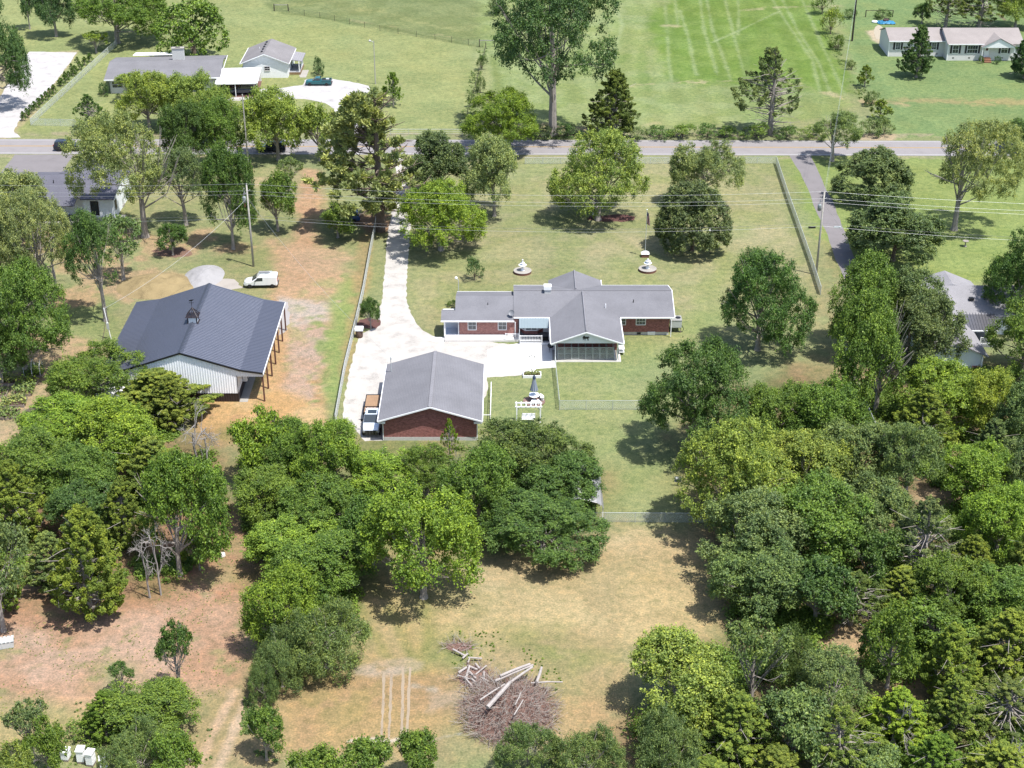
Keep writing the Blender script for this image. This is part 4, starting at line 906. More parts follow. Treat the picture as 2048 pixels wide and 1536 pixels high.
# trim
g=MB()
for a in ((.2,180.43,2.76,4.95,180.55,2.93),(14.2,180.43,2.76,21.38,180.55,2.93),(-9.34,179.96,2.48,.3,180.08,2.64),(.2,190.7,2.78,5.0,190.8,2.93),(12.3,190.7,2.78,21.4,190.8,2.93),(-7.5,189.25,2.5,.1,189.34,2.65),(4.83,172.95,2.72,4.95,180.4,2.88),(14.17,172.95,2.72,14.29,180.4,2.88),(12.25,190.8,2.75,12.35,192.6,2.9)): g.box(*a)
g.build('gutter',white,h)
g=MB()
for x_,y_,z_ in ((20.95,180.5,2.8),(.42,179.98,2.5),(.98,180.6,2.8),(-7.05,180.72,2.4)): g.box(x_-.05,y_-.05,.1,x_+.05,y_+.05,z_)
g.build('downspout',white,h)
MB().prismX([(180.55,2.78),(185.62,4.34),(190.7,2.78),(190.7,2.95),(185.62,4.51),(180.55,2.95)],21.35,21.43).build('bargeboard',white,h)
# white gable above the kennels with a small horse silhouette
MB().prismY([(5.5,2.66),(13.6,2.66),(13.6,2.86),(xr,4.34),(5.5,2.86)],173.42,173.52).build('gable_wall',siding,h)
MB().add([(xs0,172.93,2.7),(xr,172.93,4.34),(xs1,172.93,2.7),(xs1,172.93,2.86),(xr,172.93,4.5),(xs0,172.93,2.86),(xs0,172.86,2.7),(xr,172.86,4.34),(xs1,172.86,2.7),(xs1,172.86,2.86),(xr,172.86,4.5),(xs0,172.86,2.86)],[(0,1,4,5),(1,2,3,4),(6,11,10,7),(7,10,9,8),(5,4,10,11),(4,3,9,10),(0,6,7,1),(1,7,8,2)]).build('bargeboard',white,h)
MB().box(4.97,172.95,2.6,5.6,173.5,2.71).box(13.5,172.95,2.6,14.15,173.5,2.71).build('soffit',white,h)
sil=[(-.38,.10),(-.30,.34),(-.16,.40),(-.10,.28),(.16,.26),(.30,.30),(.40,.12),(.34,.10),(.30,.20),(.27,.02),(.30,-.18),(.20,-.18),(.16,.04),(-.06,.02),(-.04,-.16),(-.12,-.18),(-.16,.02),(-.22,.04),(-.28,-.14),(-.34,-.12),(-.26,.12),(-.34,.06)]
MB().prismY([(9.38+a*1.15,3.28+b*1.15) for a,b in sil],173.38,173.415).build('silhouette_plaque',darkmetal,h)
# kennel porch
MB().box(5.2,173.5,0,13.75,176.5,.14).build('kennel_floor',concrete,h)
MB().box(5.0,173.36,0,13.95,173.5,.12).box(13.75,173.5,0,13.95,176.4,.12).build('kennel_kerb',whiteconc,h)
pst=MB()
for x_ in (5.55,13.5): pst.box(x_-.07,173.5,.14,x_+.07,173.64,2.66)
pst.build('porch_post',white,h)
MB().box(13.15,173.7,.14,13.24,176.4,.5).build('kennel_kerb',white,h)
kx=np.linspace(5.85,13.05,9)
for i in range(8):
    a,b=kx[i],kx[i+1]; f=MB()
    f.box(a,173.75,.16,a+.05,173.8,1.9); f.box(b-.05,173.75,.16,b,173.8,1.9); f.box(a,173.75,1.86,b,173.8,1.91); f.box(a,173.75,1.0,b,173.79,1.04); f.box(a+.05,173.755,.16,b-.05,173.79,.2)
    fo=f.build('kennel_gate',galv,h); MB().box(a+.05,173.77,.2,b-.05,173.776,1.86).build('wire_mesh',chain,fo)
f=MB()
for x_ in kx: f.box(x_-.02,173.8,.14,x_+.02,176.48,.18); f.box(x_-.02,173.8,1.85,x_+.02,176.48,1.9); f.box(x_-.02,176.42,.14,x_+.02,176.47,1.9)
fo=f.build('kennel_divider',galv,h); 
mm=MB()
for x_ in kx: mm.box(x_-.004,173.8,.18,x_+.004,176.42,1.85)
mm.build('wire_mesh',chain,fo)
# windows and doors
for x_ in (-5.25,-1.28): window(h,x_,180.77,1.62,1.0,1.12)
window(h,14.45,181.22,2.0,1.0,.86,mull=(3,2)); window(h,17.0,181.22,2.0,1.15,.86,mull=(3,2))
MB().box(17.95,181.12,.04,18.95,181.24,.5).build('access_door',white,h)
MB().box(16.55,181.18,.12,17.05,181.27,.38).build('crawl_vent',darkmetal,h)
# bay window, patio door, awning, deck
b=MB(); b.add([(1.2,181.22,.45),(1.75,180.5,.45),(3.35,180.5,.45),(3.9,181.22,.45),(1.2,181.22,1.0),(1.75,180.5,1.0),(3.35,180.5,1.0),(3.9,181.22,1.0)],[(0,1,5,4),(1,2,6,5),(2,3,7,6),(4,5,6,7),(0,3,2,1)]); b.build('bay_base',brick_dark,h)
b=MB()
def seg(mb,p,q,z0,z1,t=.06):
    d=(Vector(q)-Vector(p)); n_=Vector((d.y,-d.x)).normalized()*t; mb.add([(p[0],p[1],z0),(q[0],q[1],z0),(q[0]+n_.x,q[1]+n_.y,z0),(p[0]+n_.x,p[1]+n_.y,z0),(p[0],p[1],z1),(q[0],q[1],z1),(q[0]+n_.x,q[1]+n_.y,z1),(p[0]+n_.x,p[1]+n_.y,z1)],[(0,3,2,1),(4,5,6,7),(0,1,5,4),(1,2,6,5),(2,3,7,6),(3,0,4,7)])
bay=[(1.2,181.2),(1.75,180.5),(3.35,180.5),(3.9,181.2)]
gl=MB()
for p,q in zip(bay,bay[1:]):
    seg(b,p,q,1.0,1.14,.09); seg(b,p,q,2.2,2.36,.09)
    for t0,t1 in ((0,.14),(.86,1)) if q[0]-p[0]<1 else ((0,.07),(.93,1),(.485,.515)):
        seg(b,(p[0]+(q[0]-p[0])*t0,p[1]+(q[1]-p[1])*t0),(p[0]+(q[0]-p[0])*t1,p[1]+(q[1]-p[1])*t1),1.14,2.2,.08)
    seg(gl,p,q,1.12,2.22,.02)
bo=b.build('bay_window',white,h); gl.build('pane',glass,bo)
MB().add([(1.2,181.22,2.37),(1.75,180.5,2.37),(3.35,180.5,2.37),(3.9,181.22,2.37)],[(0,1,2,3)]).build('bay_top',white,h)
d=MB().box(4.12,181.16,.46,4.93,181.23,2.5).build('patio_door',white,h); MB().box(4.27,181.13,1.4,4.78,181.155,2.3).build('pane',glass,d)
aw=MB().slab([(.92,178.75,2.22),(4.9,178.75,2.22),(4.9,180.62,2.86),(.92,180.62,2.86)],.04)
for i in range(12):
    x_=.95+i*.355; aw.slab([(x_,178.75,2.26),(x_+.05,178.75,2.26),(x_+.05,180.6,2.9),(x_,180.6,2.9)],.04)
aw.build('awning',plain('pale_blue_metal',T(208,228,236),.35,.2,var=.04),h)
MB().box(.95,178.8,.4,1.0,178.86,2.2).box(4.8,178.8,.4,4.86,178.86,2.2).build('awning_post',white,h)
deckm=plain('grey_deck',T(205,208,214),.8,var=.1)
MB().box(.98,178.35,.24,5.15,181.2,.42).build('deck',deckm,h)
def railing(x0,x1,y,z0,z1,parent,step=.19,gap=None):
    r=MB(); r.box(x0,y-.04,z1,x1,y+.04,z1+.07); r.box(x0,y-.03,z0+.08,x1,y+.03,z0+.13)
    k=int((x1-x0)/step)
    for i in range(k+1): xx=x0+(x1-x0)*i/k; r.box(xx-.018,y-.018,z0+.1,xx+.018,y+.018,z1)
    r.box(x0-.05,y-.05,z0-.3,x0+.05,y+.05,z1+.12); r.box(x1-.05,y-.05,z0-.3,x1+.05,y+.05,z1+.12); return r.build('railing',white,parent)
railing(1.05,3.9,178.42,.42,1.2,h); 
MB().box(1.0,178.3,.02,4.9,178.36,.3).build('deck_skirt',white,h)
MB().box(-8.85,179.15,0,.9,180.76,.28).build('walkway',whiteconc,h)
r=MB(); r.tube([(-8.8,179.2,1.0),(-1.0,179.2,1.0)],.03,5)
for i in range(6): x_=-8.8+i*1.56; r.tube([(x_,179.2,.28),(x_,179.2,1.0)],.025,5)
r.build('handrail',white,h); railing(-.85,.85,179.22,.28,1.1,h)
MB().box(-8.95,180.2,.28,-8.75,180.42,2.5).build('porch_column',white,h)
MB().box(-9.1,183.0,0,-6.94,183.2,2.9).build('porch_back_wall',siding,h); MB().box(-8.85,180.76,0,-6.94,183.0,.22).build('porch_floor',plain('bluegrey_floor',(.6,.64,.7),.7,var=.06),h)
MB().box(-8.3,182.9,1.9,-7.1,182.98,2.45).build('porch_shelf',darkmetal,h)
# chimney, vents, dish, lamp post
ch=MB().box(4.33,184.95,3.9,5.17,185.75,4.85).build('chimney',blockconc,rf); MB().box(4.25,184.87,4.85,5.25,185.83,5.35).build('chimney_cap',white,rf); 
MB().tube([(12.35,182.25,3.3),(12.35,182.25,4.05)],.07,8).build('vent_pipe',white,rf); MB().tube([(16.1,183.3,3.7),(16.1,183.3,4.2)],.06,8).build('vent_pipe',darkmetal,rf); MB().tube([(-3.2,183.0,3.6),(-3.2,183.0,3.9)],.05,8).build('vent_pipe',darkmetal,rf)
d=thing('satellite_dish',(-.05,180.95,2.85),'grey satellite dish on the left roof beside the blue awning','satellite dish')
MB().tube([(0,0,0),(0,-.1,.5)],.03,6).build('mast',galv,d); q=MB().lathe([(.02,0),(.2,.02),(.36,.09),(.42,.16),(.40,.16),(.34,.1),(.2,.04),(.02,.02)],0,0,20).build('dish',plain('dish_grey',T(176,180,188),.5),d); q.location=(0,-.15,.55); q.rotation_euler=(R(50),0,R(-20))
d=thing('yard_light',(P(920,585)[0],189.6,0),'small white yard light on a post behind the left wing of the brick house','yard light')
MB().tube([(0,0,0),(0,0,4.2),(-.25,0,4.5)],.045,6).build('pole',galv,d); MB().lathe([(.02,4.4),(.18,4.42),(.2,4.55),(.1,4.7),(.02,4.72)],-.3,0,12).build('lamp',white,d)
d=thing('doormat',(4.35,179.3,.425),'black mat on the grey deck outside the patio door','mat'); MB().box(-.65,-.7,0,.7,.55,.02).build('mat',black,d)
d=thing('kettle_grill',(P(1101,703)[0],P(1101,703)[1],0),'black covered grill on the pale apron left of the kennels','grill')
MB().lathe([(.05,.55),(.32,.65),(.42,.85),(.42,.9),(.34,1.08),(.12,1.18),(.02,1.2)],0,0,16).build('bowl',darkmetal,d,True); 
for a in (0,2.1,4.2): MB().tube([(.15*math.cos(a),.15*math.sin(a),.6),(.4*math.cos(a),.4*math.sin(a),0)],.02,5).build('leg',darkmetal,d)
# air conditioner on its stand
d=thing('heat_pump',(21.75,182.6,0),'large white heat pump on a raised stand at the right end of the brick house','heat pump')
MB().box(-.75,-.75,.75,.75,.75,1.75).build('cabinet',galv,d,bevel=.03); MB().box(-.78,-.78,1.75,.78,.78,1.84).build('top',plain('offwhite_top',T(225,225,220),.5),d); MB().lathe([(.36,1.845),(.36,1.87),(.05,1.88)],.3,.1,18).build('fan_grille',darkmetal,d)
for a,b_ in ((-.65,-.65),(.65,-.65),(-.65,.65),(.65,.65)): MB().box(a-.05,b_-.05,0,a+.05,b_+.05,.75).build('leg',wood,d)
MB().tube([(.8,-.3,.9),(1.1,-.4,.4),(.9,-.5,.1),(0,-.6,.06)],.04,6).build('pipe',darkmetal,d)
# white plant shelf beside kennels
d=thing('plant_stand',(14.15,P(1245,705)[1]-.2,0),'white plant stand at the right wall of the kennel porch','plant stand')
for z in (.4,.85): MB().box(-.35,-.6,z,.35,.6,z+.04).build('shelf',white,d)
for a in (-.3,.3):
    for b_ in (-.55,.55): MB().box(a-.02,b_-.02,0,a+.02,b_+.02,.9).build('leg',white,d)

# ---- garage
h=thing('brick_garage',(0,0,0),'detached brick garage with a grey gable roof','garage')
gx0,gx1,gy0,gy1=-14.88,-4.1,153.4,166.7
MB().prismY([(gx0,.45),(gx1,.45),(gx1,2.75),(-9.45,4.5),(gx0,2.75)],gy0,gy1).build('wall',brick_dark,h)
MB().box(gx0+.02,gy0-.02,0,gx1-.02,gy1,.45).build('foundation',blockconc,h)
x0,x1=-15.46,-3.45; y0,y1=152.88,167.15; xr=-9.42
mb=MB()
k=12   # slight sag in the old roof planes
gable_roof(mb,x0,x1,y0,y1,2.88,4.74,'y',.14,ridge=xr); grf=mb.build('roof',shingle,h)
mb=MB()
for i in range(30):
    yy=y0+.05+i*(y1-y0-.1)/30; mb.box(xr-.2,yy,4.73,xr+.2,yy+(y1-y0-.1)/30-.02,4.79)
mb.build('ridge_cap',shingle_cap,grf)
MB().add([(x0,y0-.03,2.72),(xr,y0-.03,4.58),(x1,y0-.03,2.72),(x1,y0-.03,2.9),(xr,y0-.03,4.76),(x0,y0-.03,2.9),(x0,y0-.1,2.72),(xr,y0-.1,4.58),(x1,y0-.1,2.72),(x1,y0-.1,2.9),(xr,y0-.1,4.76),(x0,y0-.1,2.9)],[(0,1,4,5),(1,2,3,4),(6,11,10,7),(7,10,9,8),(5,4,10,11),(4,3,9,10),(0,6,7,1),(1,7,8,2)]).build('bargeboard',white,h)
MB().box(x0-.1,y0,2.7,x0,y1,2.86).box(x1,y0,2.7,x1+.1,y1,2.86).build('gutter',white,h)
MB().box(x0+.02,y0+.02,2.5,gx0+.25,gy0,2.73).box(gx1-.3,y0+.02,2.5,x1-.02,gy0,2.73).build('soffit',white,h)
MB().box(gx0-.12,gy0-.05,.05,gx0-.02,gy0+.05,2.6).box(gx1+.02,gy0-.05,.05,gx1+.12,gy0+.05,2.6).build('downspout',white,h)
d=thing('service_mast',(P(783,742,3.2)[0],P(783,742,3.2)[1],3.02),'thin grey electric service mast standing on the garage roof','service mast'); MB().tube([(0,0,-.2),(-.05,0,2.1)],.05,6).build('pole',galv,d); MB().box(-.12,-.08,1.75,.06,.08,2.0).build('weatherhead',galv,d)
d=thing('white_railing',(0,0,0),'white metal railing along the right side of the garage','railing')
r=MB(); r.box(-2.6,157.6,1.0,-2.53,166.0,1.06).box(-3.4,157.6,1.0,-2.55,157.67,1.06).box(-2.6,157.6,.35,-2.53,166.0,.4)
r.build('rail',white,d)
for i in range(6): MB().box(-2.6,157.6+i*1.66,0,-2.53,157.67+i*1.66,1.0).build('post',white,d)

# ---- metal barn
barnroof=plain('charcoal_metal_roof',T(146,152,172),.34,.35,var=.05,scale=.4,spec=.6); barnwhite=plain('white_metal_siding',(.80,.82,.85),.45,.0,var=.04); barnblack=plain('black_metal_siding',TW(50,42,46),.5,.1,var=.08); postm=plain('stained_post',TW(104,68,60),.8,var=.2)
h=thing('metal_barn',(0,0,0),'new metal barn with charcoal ribbed roof and white gable','barn')
by0,by1=162.8,182.8
prof=[(-49.65,4.06),(-46.5,4.5),(-39.8,6.72),(-32.75,4.42),(-30.02,4.0)]
mb=MB(); mb.prismY([(x,z) for x,z in prof[::-1]]+[(x,z-.07) for x,z in prof],by0-.15,by1+.1)
for s_ in range(4):
    (xa,za),(xb,zb)=prof[s_],prof[s_+1]
    nr=52
    for i in range(nr):
        yy=by0-.1+(by1-by0+.15)*i/nr; mb.add([(xa,yy,za+.003),(xb,yy,zb+.003),(xb,yy+.16,zb+.003),(xa,yy+.16,za+.003),(xa,yy+.04,za+.085),(xb,yy+.04,zb+.085),(xb,yy+.12,zb+.085),(xa,yy+.12,za+.085)],[(0,1,5,4),(4,5,6,7),(7,6,2,3),(0,4,7,3),(1,2,6,5)])
broof=mb.build('roof',barnroof,h)
mb=MB(); mb.add([(-40.15,by0-.17,6.64),(-39.8,by0-.17,6.8),(-39.45,by0-.17,6.64),(-39.45,by1+.12,6.64),(-39.8,by1+.12,6.8),(-40.15,by1+.12,6.64)],[(0,1,4,5),(1,2,3,4)]); mb.build('ridge_cap',plain('ridge_metal',T(88,94,110),.45,.2),broof)
mb=MB()
for y_ in (by0-.24,): 
    for s_ in range(4):
        (xa,za),(xb,zb)=prof[s_],prof[s_+1]; mb.add([(xa,y_,za-.16),(xb,y_,zb-.16),(xb,y_,zb+.06),(xa,y_,za+.06),(xa,y_+.08,za-.16),(xb,y_+.08,zb-.16),(xb,y_+.08,zb+.06),(xa,y_+.08,za+.06)],[(0,1,2,3),(7,6,5,4),(3,2,6,7),(0,4,5,1)])
mb.build('rake_trim',plain('black_trim',(.012,.012,.014),.4),h)
MB().box(-30.04,by0-.2,3.72,-29.96,by1+.1,3.98).build('eave_trim',white,h)
def corr(mb,x0,x1,zf0,zf1,y,step=.3,dep=.035):   # ribbed sheet on a -Y wall between two height functions
    k=int((x1-x0)/step)
    for i in range(k):
        a=x0+(x1-x0)*i/k; b=x0+(x1-x0)*(i+1)/k; m1=a+(b-a)*.55; m2=a+(b-a)*.7; m3=a+(b-a)*.88
        xs_=[a,m1,m2,m3,b]; ys_=[y,y,y-dep,y-dep,y]
        for q in range(4):
            xa,xb=xs_[q],xs_[q+1]; ya,yb=ys_[q],ys_[q+1]; mb.add([(xa,ya,zf0(xa)),(xb,yb,zf0(xb)),(xb,yb,zf1(xb)),(xa,ya,zf1(xa))],[(0,1,2,3)])
    return mb
def zroof(x):
    for (xa,za),(xb,zb) in zip(prof,prof[1:]):
        if xa<=x<=xb: return za+(zb-za)*(x-xa)/(xb-xa)-.08
    return 4
mb=MB(); corr(mb,-46.5,-33.25,lambda x:1.1,zroof,by0); corr(mb,-33.25,-30.1,lambda x:3.46,zroof,by0); corr(mb,-49.6,-46.5,lambda x:3.4,zroof,by0)
mb.box(-46.5,by0+.01,1.1,-33.25,by0+.1,4.3); mb.build('wall',barnwhite,h)
corr(MB(),-46.5,-33.25,lambda x:.08,lambda x:1.1,by0-.01).box(-46.5,by0+.012,0,-33.25,by0+.1,1.1).box(-46.5,by0-.055,1.08,-33.2,by0+.0,1.17).build('wainscot',barnblack,h)
MB().box(-33.35,by0+.1,1.1,-33.25,by1,4.3).box(-46.5,by0+.1,1.1,-46.4,by1,4.3).box(-46.4,by1-.1,1.1,-33.35,by1,4.4).prismY([(-46.4,4.3),(-33.35,4.3),(-39.8,6.55)],by1-.11,by1-.01).build('wall',barnwhite,h)
MB().box(-33.36,by0+.1,0,-33.22,by1,1.1).build('wainscot',barnblack,h)
MB().box(-33.27,by0-.06,.0,-33.2,by0+.06,3.6).build('corner_trim',barnblack,h)
MB().box(-33.2,by0-.1,-.0,-32.2,by1,.03).build('slab',concrete,h)
for i in range(7):
    yy=by0+.1+i*(by1-by0-.3)/6
    for xx in (-30.15,-49.5): MB().box(xx-.09,yy-.09,0,xx+.09,yy+.09,3.95 if xx>-40 else 4.0).build('post',postm,h)
MB().box(-30.24,by0,3.6,-30.06,by1,3.86).build('beam',postm,h)
w_=MB().box(-33.24,165.2,1.9,-33.17,165.7,2.5).build('window',white,h); MB().box(-33.17,165.28,1.98,-33.16,165.62,2.42).build('pane',glass,w_)
d=thing('minisplit_unit',(-32.8,166.6,1.0),'white outdoor air unit hung on the barn wall under the lean-to','air unit'); MB().box(-.4,-.5,0,.1,.6,.85).build('cabinet',white,d,bevel=.03); MB().lathe([(.3,0),(.3,.02),(.05,.03)],0,0,14).build('fan_grille',darkmetal,d).matrix_local=Matrix.Translation((.1,0,.42))@Matrix.Rotation(R(90),4,'Y'); MB().box(-.4,-.45,-.06,.12,.5,-.01).build('bracket',darkmetal,d)
d=thing('cupola',(-39.8,171.6,6.2),'white cupola with open dark frame and weathervane on the barn ridge','cupola')
MB().box(-.72,-.72,.1,.72,.72,.42).build('base',barnblack,d); MB().box(-.55,-.55,.42,.55,.55,1.25).build('box',white,d)
q=MB()
for a in (-1,1):
    for b_ in (-1,1): q.box(a*.55-.06,b_*.55-.06,.42,a*.55+.06,b_*.55+.06,1.28)
q.build('corner_trim',barnblack,d)
q=MB()
for i in range(8):
    a=i*math.pi/4; x_,y_=(.8*max(-1,min(1,1.3*math.cos(a))),.8*max(-1,min(1,1.3*math.sin(a)))); q.tube([(x_,y_,1.28),(x_*.35,y_*.35,1.95),(0,0,2.35)],.05,5)
q.box(-.8,-.8,1.25,.8,.8,1.3); q.build('roof_frame',barnblack,d)
q=MB().tube([(0,0,2.3),(0,0,3.5)],.025,5); q.box(-.3,-.02,2.95,.3,.02,3.0).box(-.02,-.3,2.8,.02,.3,2.85).prismY([(-.35,3.2),(.1,3.2),(.35,3.45),(.1,3.4),(-.2,3.35)],-.015,.015); q.build('weathervane',darkmetal,d)

# ---- white-walled house upper left, with carport
rz=math.atan2(1.6,21.5)
o=P(222,187); h=thing('grey_roofed_house',(o[0],o[1],0),'long pale house with a grey low roof behind the yellow-green trees','house',rz)
L_=P(434,184)[0]-o[0]; dep_=15.0
MB().box(0,0,0,L_,dep_-1,2.85).build('wall',greywall,h); MB().prismX([(0,2.84),(dep_-1,2.84),(7,4.0)],.02,L_-.02).build('gable_wall',white,h)
rf=gable_roof(MB(),-.9,L_+.9,-.8,dep_-.4,3.0,4.25,'x',.2,ridge=7.3).build('roof',shinglemat('plain_grey_roof',T(176,175,180)),h)
MB().box(-.9,-.92,2.78,L_+.9,-.8,2.98).box(L_+.9,-.8,2.82,L_+.98,dep_-.4,3.0).build('gutter',white,h)
ch=MB().box(11.3,8.0,3.5,13.6,9.0,6.3).build('chimney',blockconc,rf); MB().box(11.2,7.9,6.3,13.7,9.1,6.45).build('chimney_cap',concrete,rf); MB().box(12.0,8.3,6.45,12.9,8.7,6.5).build('flue',dark_in,rf)
MB().slab([(2.5,dep_-.6,3.4),(11.6,dep_-.6,3.4),(11.6,dep_+3.2,2.9),(2.5,dep_+3.2,2.9)],.1).build('patio_roof',white,h)
window(h,1.4,0,1.75,1.9,1.2,mull=(2,1)); window(h,16.5,0,1.75,1.6,1.1,mull=(2,1)); window(h,9,0,1.75,1.6,1.1,mull=(2,1))
MB().slab([(L_+.3,-4.2,2.75),(L_+8.3,-4.2,2.75),(L_+8.3,6.2,2.75),(L_+.3,6.2,2.75)],.22).build('carport_roof',white,h)
for xx in (L_+4.0,L_+8.1):
    for yy in (-4.0,6.0): MB().box(xx-.06,yy-.06,0,xx+.06,yy+.06,2.6).build('carport_post',white,h)
MB().box(L_+.05,-3.5,0,L_+.3,6,2.5).build('carport_wall',greywall,h); MB().box(L_+.3,5.9,0,L_+8,6.05,2.2).build('carport_wall',greywall,h); MB().box(L_+.3,-4.2,0,L_+8.2,6,.05).build('carport_floor',plain('red_brick_paving',T(165,120,110),.9),h)
# white cottage
h=thing('white_cottage',(0,0,0),'small white cottage with a grey gable roof and side porch','cottage')
wx0,wx1,wy0,wy1,wr=-53.7,-44.85,298.0,308.6,-49.3
MB().prismY([(wx0,0),(wx1,0),(wx1,2.95),(wr,4.75),(wx0,2.95)],wy0,wy1).build('wall',white,h)
rf=gable_roof(MB(),wx0-.45,wx1+.45,wy0-.45,wy1+.4,3.05,4.95,'y',.16,ridge=wr).build('roof',shinglemat('warm_grey_shingle',T(188,184,186)),h)
MB().box(wx0-.55,wy0-.4,2.85,wx0-.45,wy1+.4,3.05).box(wx1+.45,wy0-.4,2.85,wx1+.53,wy1,3.0).build('gutter',white,h)
MB().add([(wx0-.45,wy0-.47,2.88),(wr,wy0-.47,4.78),(wx1+.45,wy0-.47,2.88),(wx1+.45,wy0-.47,3.05),(wr,wy0-.47,4.97),(wx0-.45,wy0-.47,3.05)],[(0,1,4,5),(1,2,3,4)]).build('bargeboard',white,h)
for i in range(5): MB().box(wr-.95,300+i*1.75,4.55,wr-.55,300.45+i*1.75,4.85).build('roof_vent',darkmetal,rf)
MB().tube([(wr-1.8,304,4),(wr-1.8,304,4.6)],.06,6).build('vent_pipe',white,rf)
window(h,-48.9,wy0,1.9,1.0,.8,mull=(2,1),frame=greywall)
MB().slab([(wx1+.2,300.6,3.0),(-42.2,300.6,2.65),(-42.2,306.6,2.65),(wx1+.2,306.6,3.0)],.14).build('porch_roof',shingle_light,h)
MB().box(wx1,300.2,0,-42.7,306.3,.5).build('porch_floor',deckm,h); MB().box(wx1+.02,300.1,0,-42.65,300.19,.48).box(-42.68,300.2,0,-42.6,306.3,.48).build('porch_skirt',plain('tan_brick',T(200,165,125),.9),h)
for yy in (300.4,303.3,306.1): MB().box(-42.9,yy-.08,.5,-42.74,yy+.08,2.6).build('porch_post',white,h)
MB().box(-42.84,303.4,.55,-42.78,306.0,1.4).build('porch_rail',white,h)
MB().box(wx1+.002,303.6,.5,wx1+.06,304.5,2.6).build('door',darkmetal,h)
# ---- brown-roofed ranch house, upper right
h=thing('ranch_house',(0,0,0),'pale ranch house with a brown roof, dark shutters and white portico','house')
yA=P(1776,113)[1]; xA0=P(1774,113)[0]+.15; xA1=P(1890,120)[0]+.2; yB=P(1960,121)[1]; xB1=P(2035,121)[0]+.5
def hz_(py,Y): return PZ(1850,py,Y)[2]
zeA=hz_(82,yA-.4); zeB=hz_(88,yB-.4); dA=8.6; 
MB().prismX([(yA,0),(yA+dA,0),(yA+dA,zeA-.1),(yA+dA/2,zeA+1.4),(yA,zeA-.1)],xA0,xA1).build('wall',greywall,h)
rf=gable_roof(MB(),xA0-.15,xA1-.1,yA-.45,yA+dA+.45,zeA,zeA+1.62,'x',.15).build('roof',shingle_tan,h)
MB().prismX([(yB,0),(yB+10,0),(yB+10,zeB-.1),(yB+5,zeB+1.7),(yB,zeB-.1)],xA1,xB1).build('wall',greywall,h)
MB().box(xA0-.2,yA-.56,zeA-.16,xA1,yA-.45,zeA).box(xA1-.1,yB-.56,zeB-.16,P(1965,90)[0]-6.2+6,yB-.45,zeB).build('gutter',white,h)
rf2=gable_roof(MB(),xA1-.3,xB1+.3,yB-.45,yB+10.45,zeB,zeB+1.95,'x',.15).build('roof',shingle_tan,h)
MB().box(xA0-.04,yA-.06,0,xA0+.12,yA-.0,zeA-.1).build('corner_trim',white,h); MB().box(xA1-.04,yB-.06,0,xA1+.12,yB,zeB-.15).build('corner_trim',white,h)
shut=plain('dark_shutter',T(62,58,68),.6,var=.08)
for px_,Y_,ww in ((1796,yA,.95),(1868,yA,.95)): window(h,PZ(px_,92,Y_)[0],Y_,hz_(92,Y_),ww,1.35,shutter=shut,mull=(2,2))
for px_,ww,pm in ((1911,1.15,(2,1)),(1945,2.1,(4,1)),(2009,1.3,(2,1))): window(h,PZ(px_,99,yB)[0],yB,hz_(99,yB)+.05,ww,1.55,shutter=shut,mull=pm)
xd=PZ(1973,105,yB)[0]; dr=MB().box(xd-.5,yB-.06,.75,xd+.5,yB-.0,2.95).build('door',white,h); MB().box(xd-.25,yB-.075,2.1,xd+.25,yB-.062,2.6).build('pane',plain('door_glass',(.09,.03,.03),.3),dr)
st_m=plain('red_brick_step',T(196,140,110),.9,var=.15)
for i in range(3): MB().box(xd-.75,yB-.5-.45*(2-i)-.45,0,xd+.75,yB-.07-.45*(2-i),.25*(i+1)).build('step',st_m,h)
xp0,xp1=PZ(1966,94,yB-1.2)[0],PZ(2031,94,yB-1.2)[0]; xm=(xp0+xp1)/2; zp=hz_(94,yB-1.2)
MB().prismY([(xp0,zp),(xp1,zp),(xm,zp+1.65)],yB-1.2,yB-1.1).build('portico_gable',white,h)
MB().add([(xp0-.25,yB-1.4,zp),(xm,yB-1.4,zp+1.82),(xp1+.25,yB-1.4,zp),(xp1+.25,yB+.8,zp+.05),(xm,yB+4.2,zp+1.82),(xp0-.25,yB+.8,zp+.05)],[(1,0,5,4),(2,1,4,3)]).build('portico_roof',shingle_tan,h)
MB().box(xp0-.1,yB-1.2,zp-.2,xp1+.1,yB-.02,zp+.0).build('portico_beam',white,h)
MB().box(xp0,yB-1.15,0,xp0+.14,yB-1.0,zp-.2).box(xp1-.14,yB-1.15,0,xp1,yB-1.0,zp-.2).build('portico_post',white,h)
for px_ in (1906,1938,2004,1880): MB().box(PZ(px_,117,yB)[0]-.2,(yB if px_>1890 else yA)-.02,.45,PZ(px_,117,yB)[0]+.2,(yB if px_>1890 else yA)+.05,.65).build('crawl_vent',darkmetal,h)
t_('S',1955,110,1968,128,'dk','low shrub left of the brick steps of the brown-roofed ranch house',by=127); t_('S',1986,110,2000,129,'bd','upright shrub right of the brick steps of the brown-roofed ranch house',by=128)
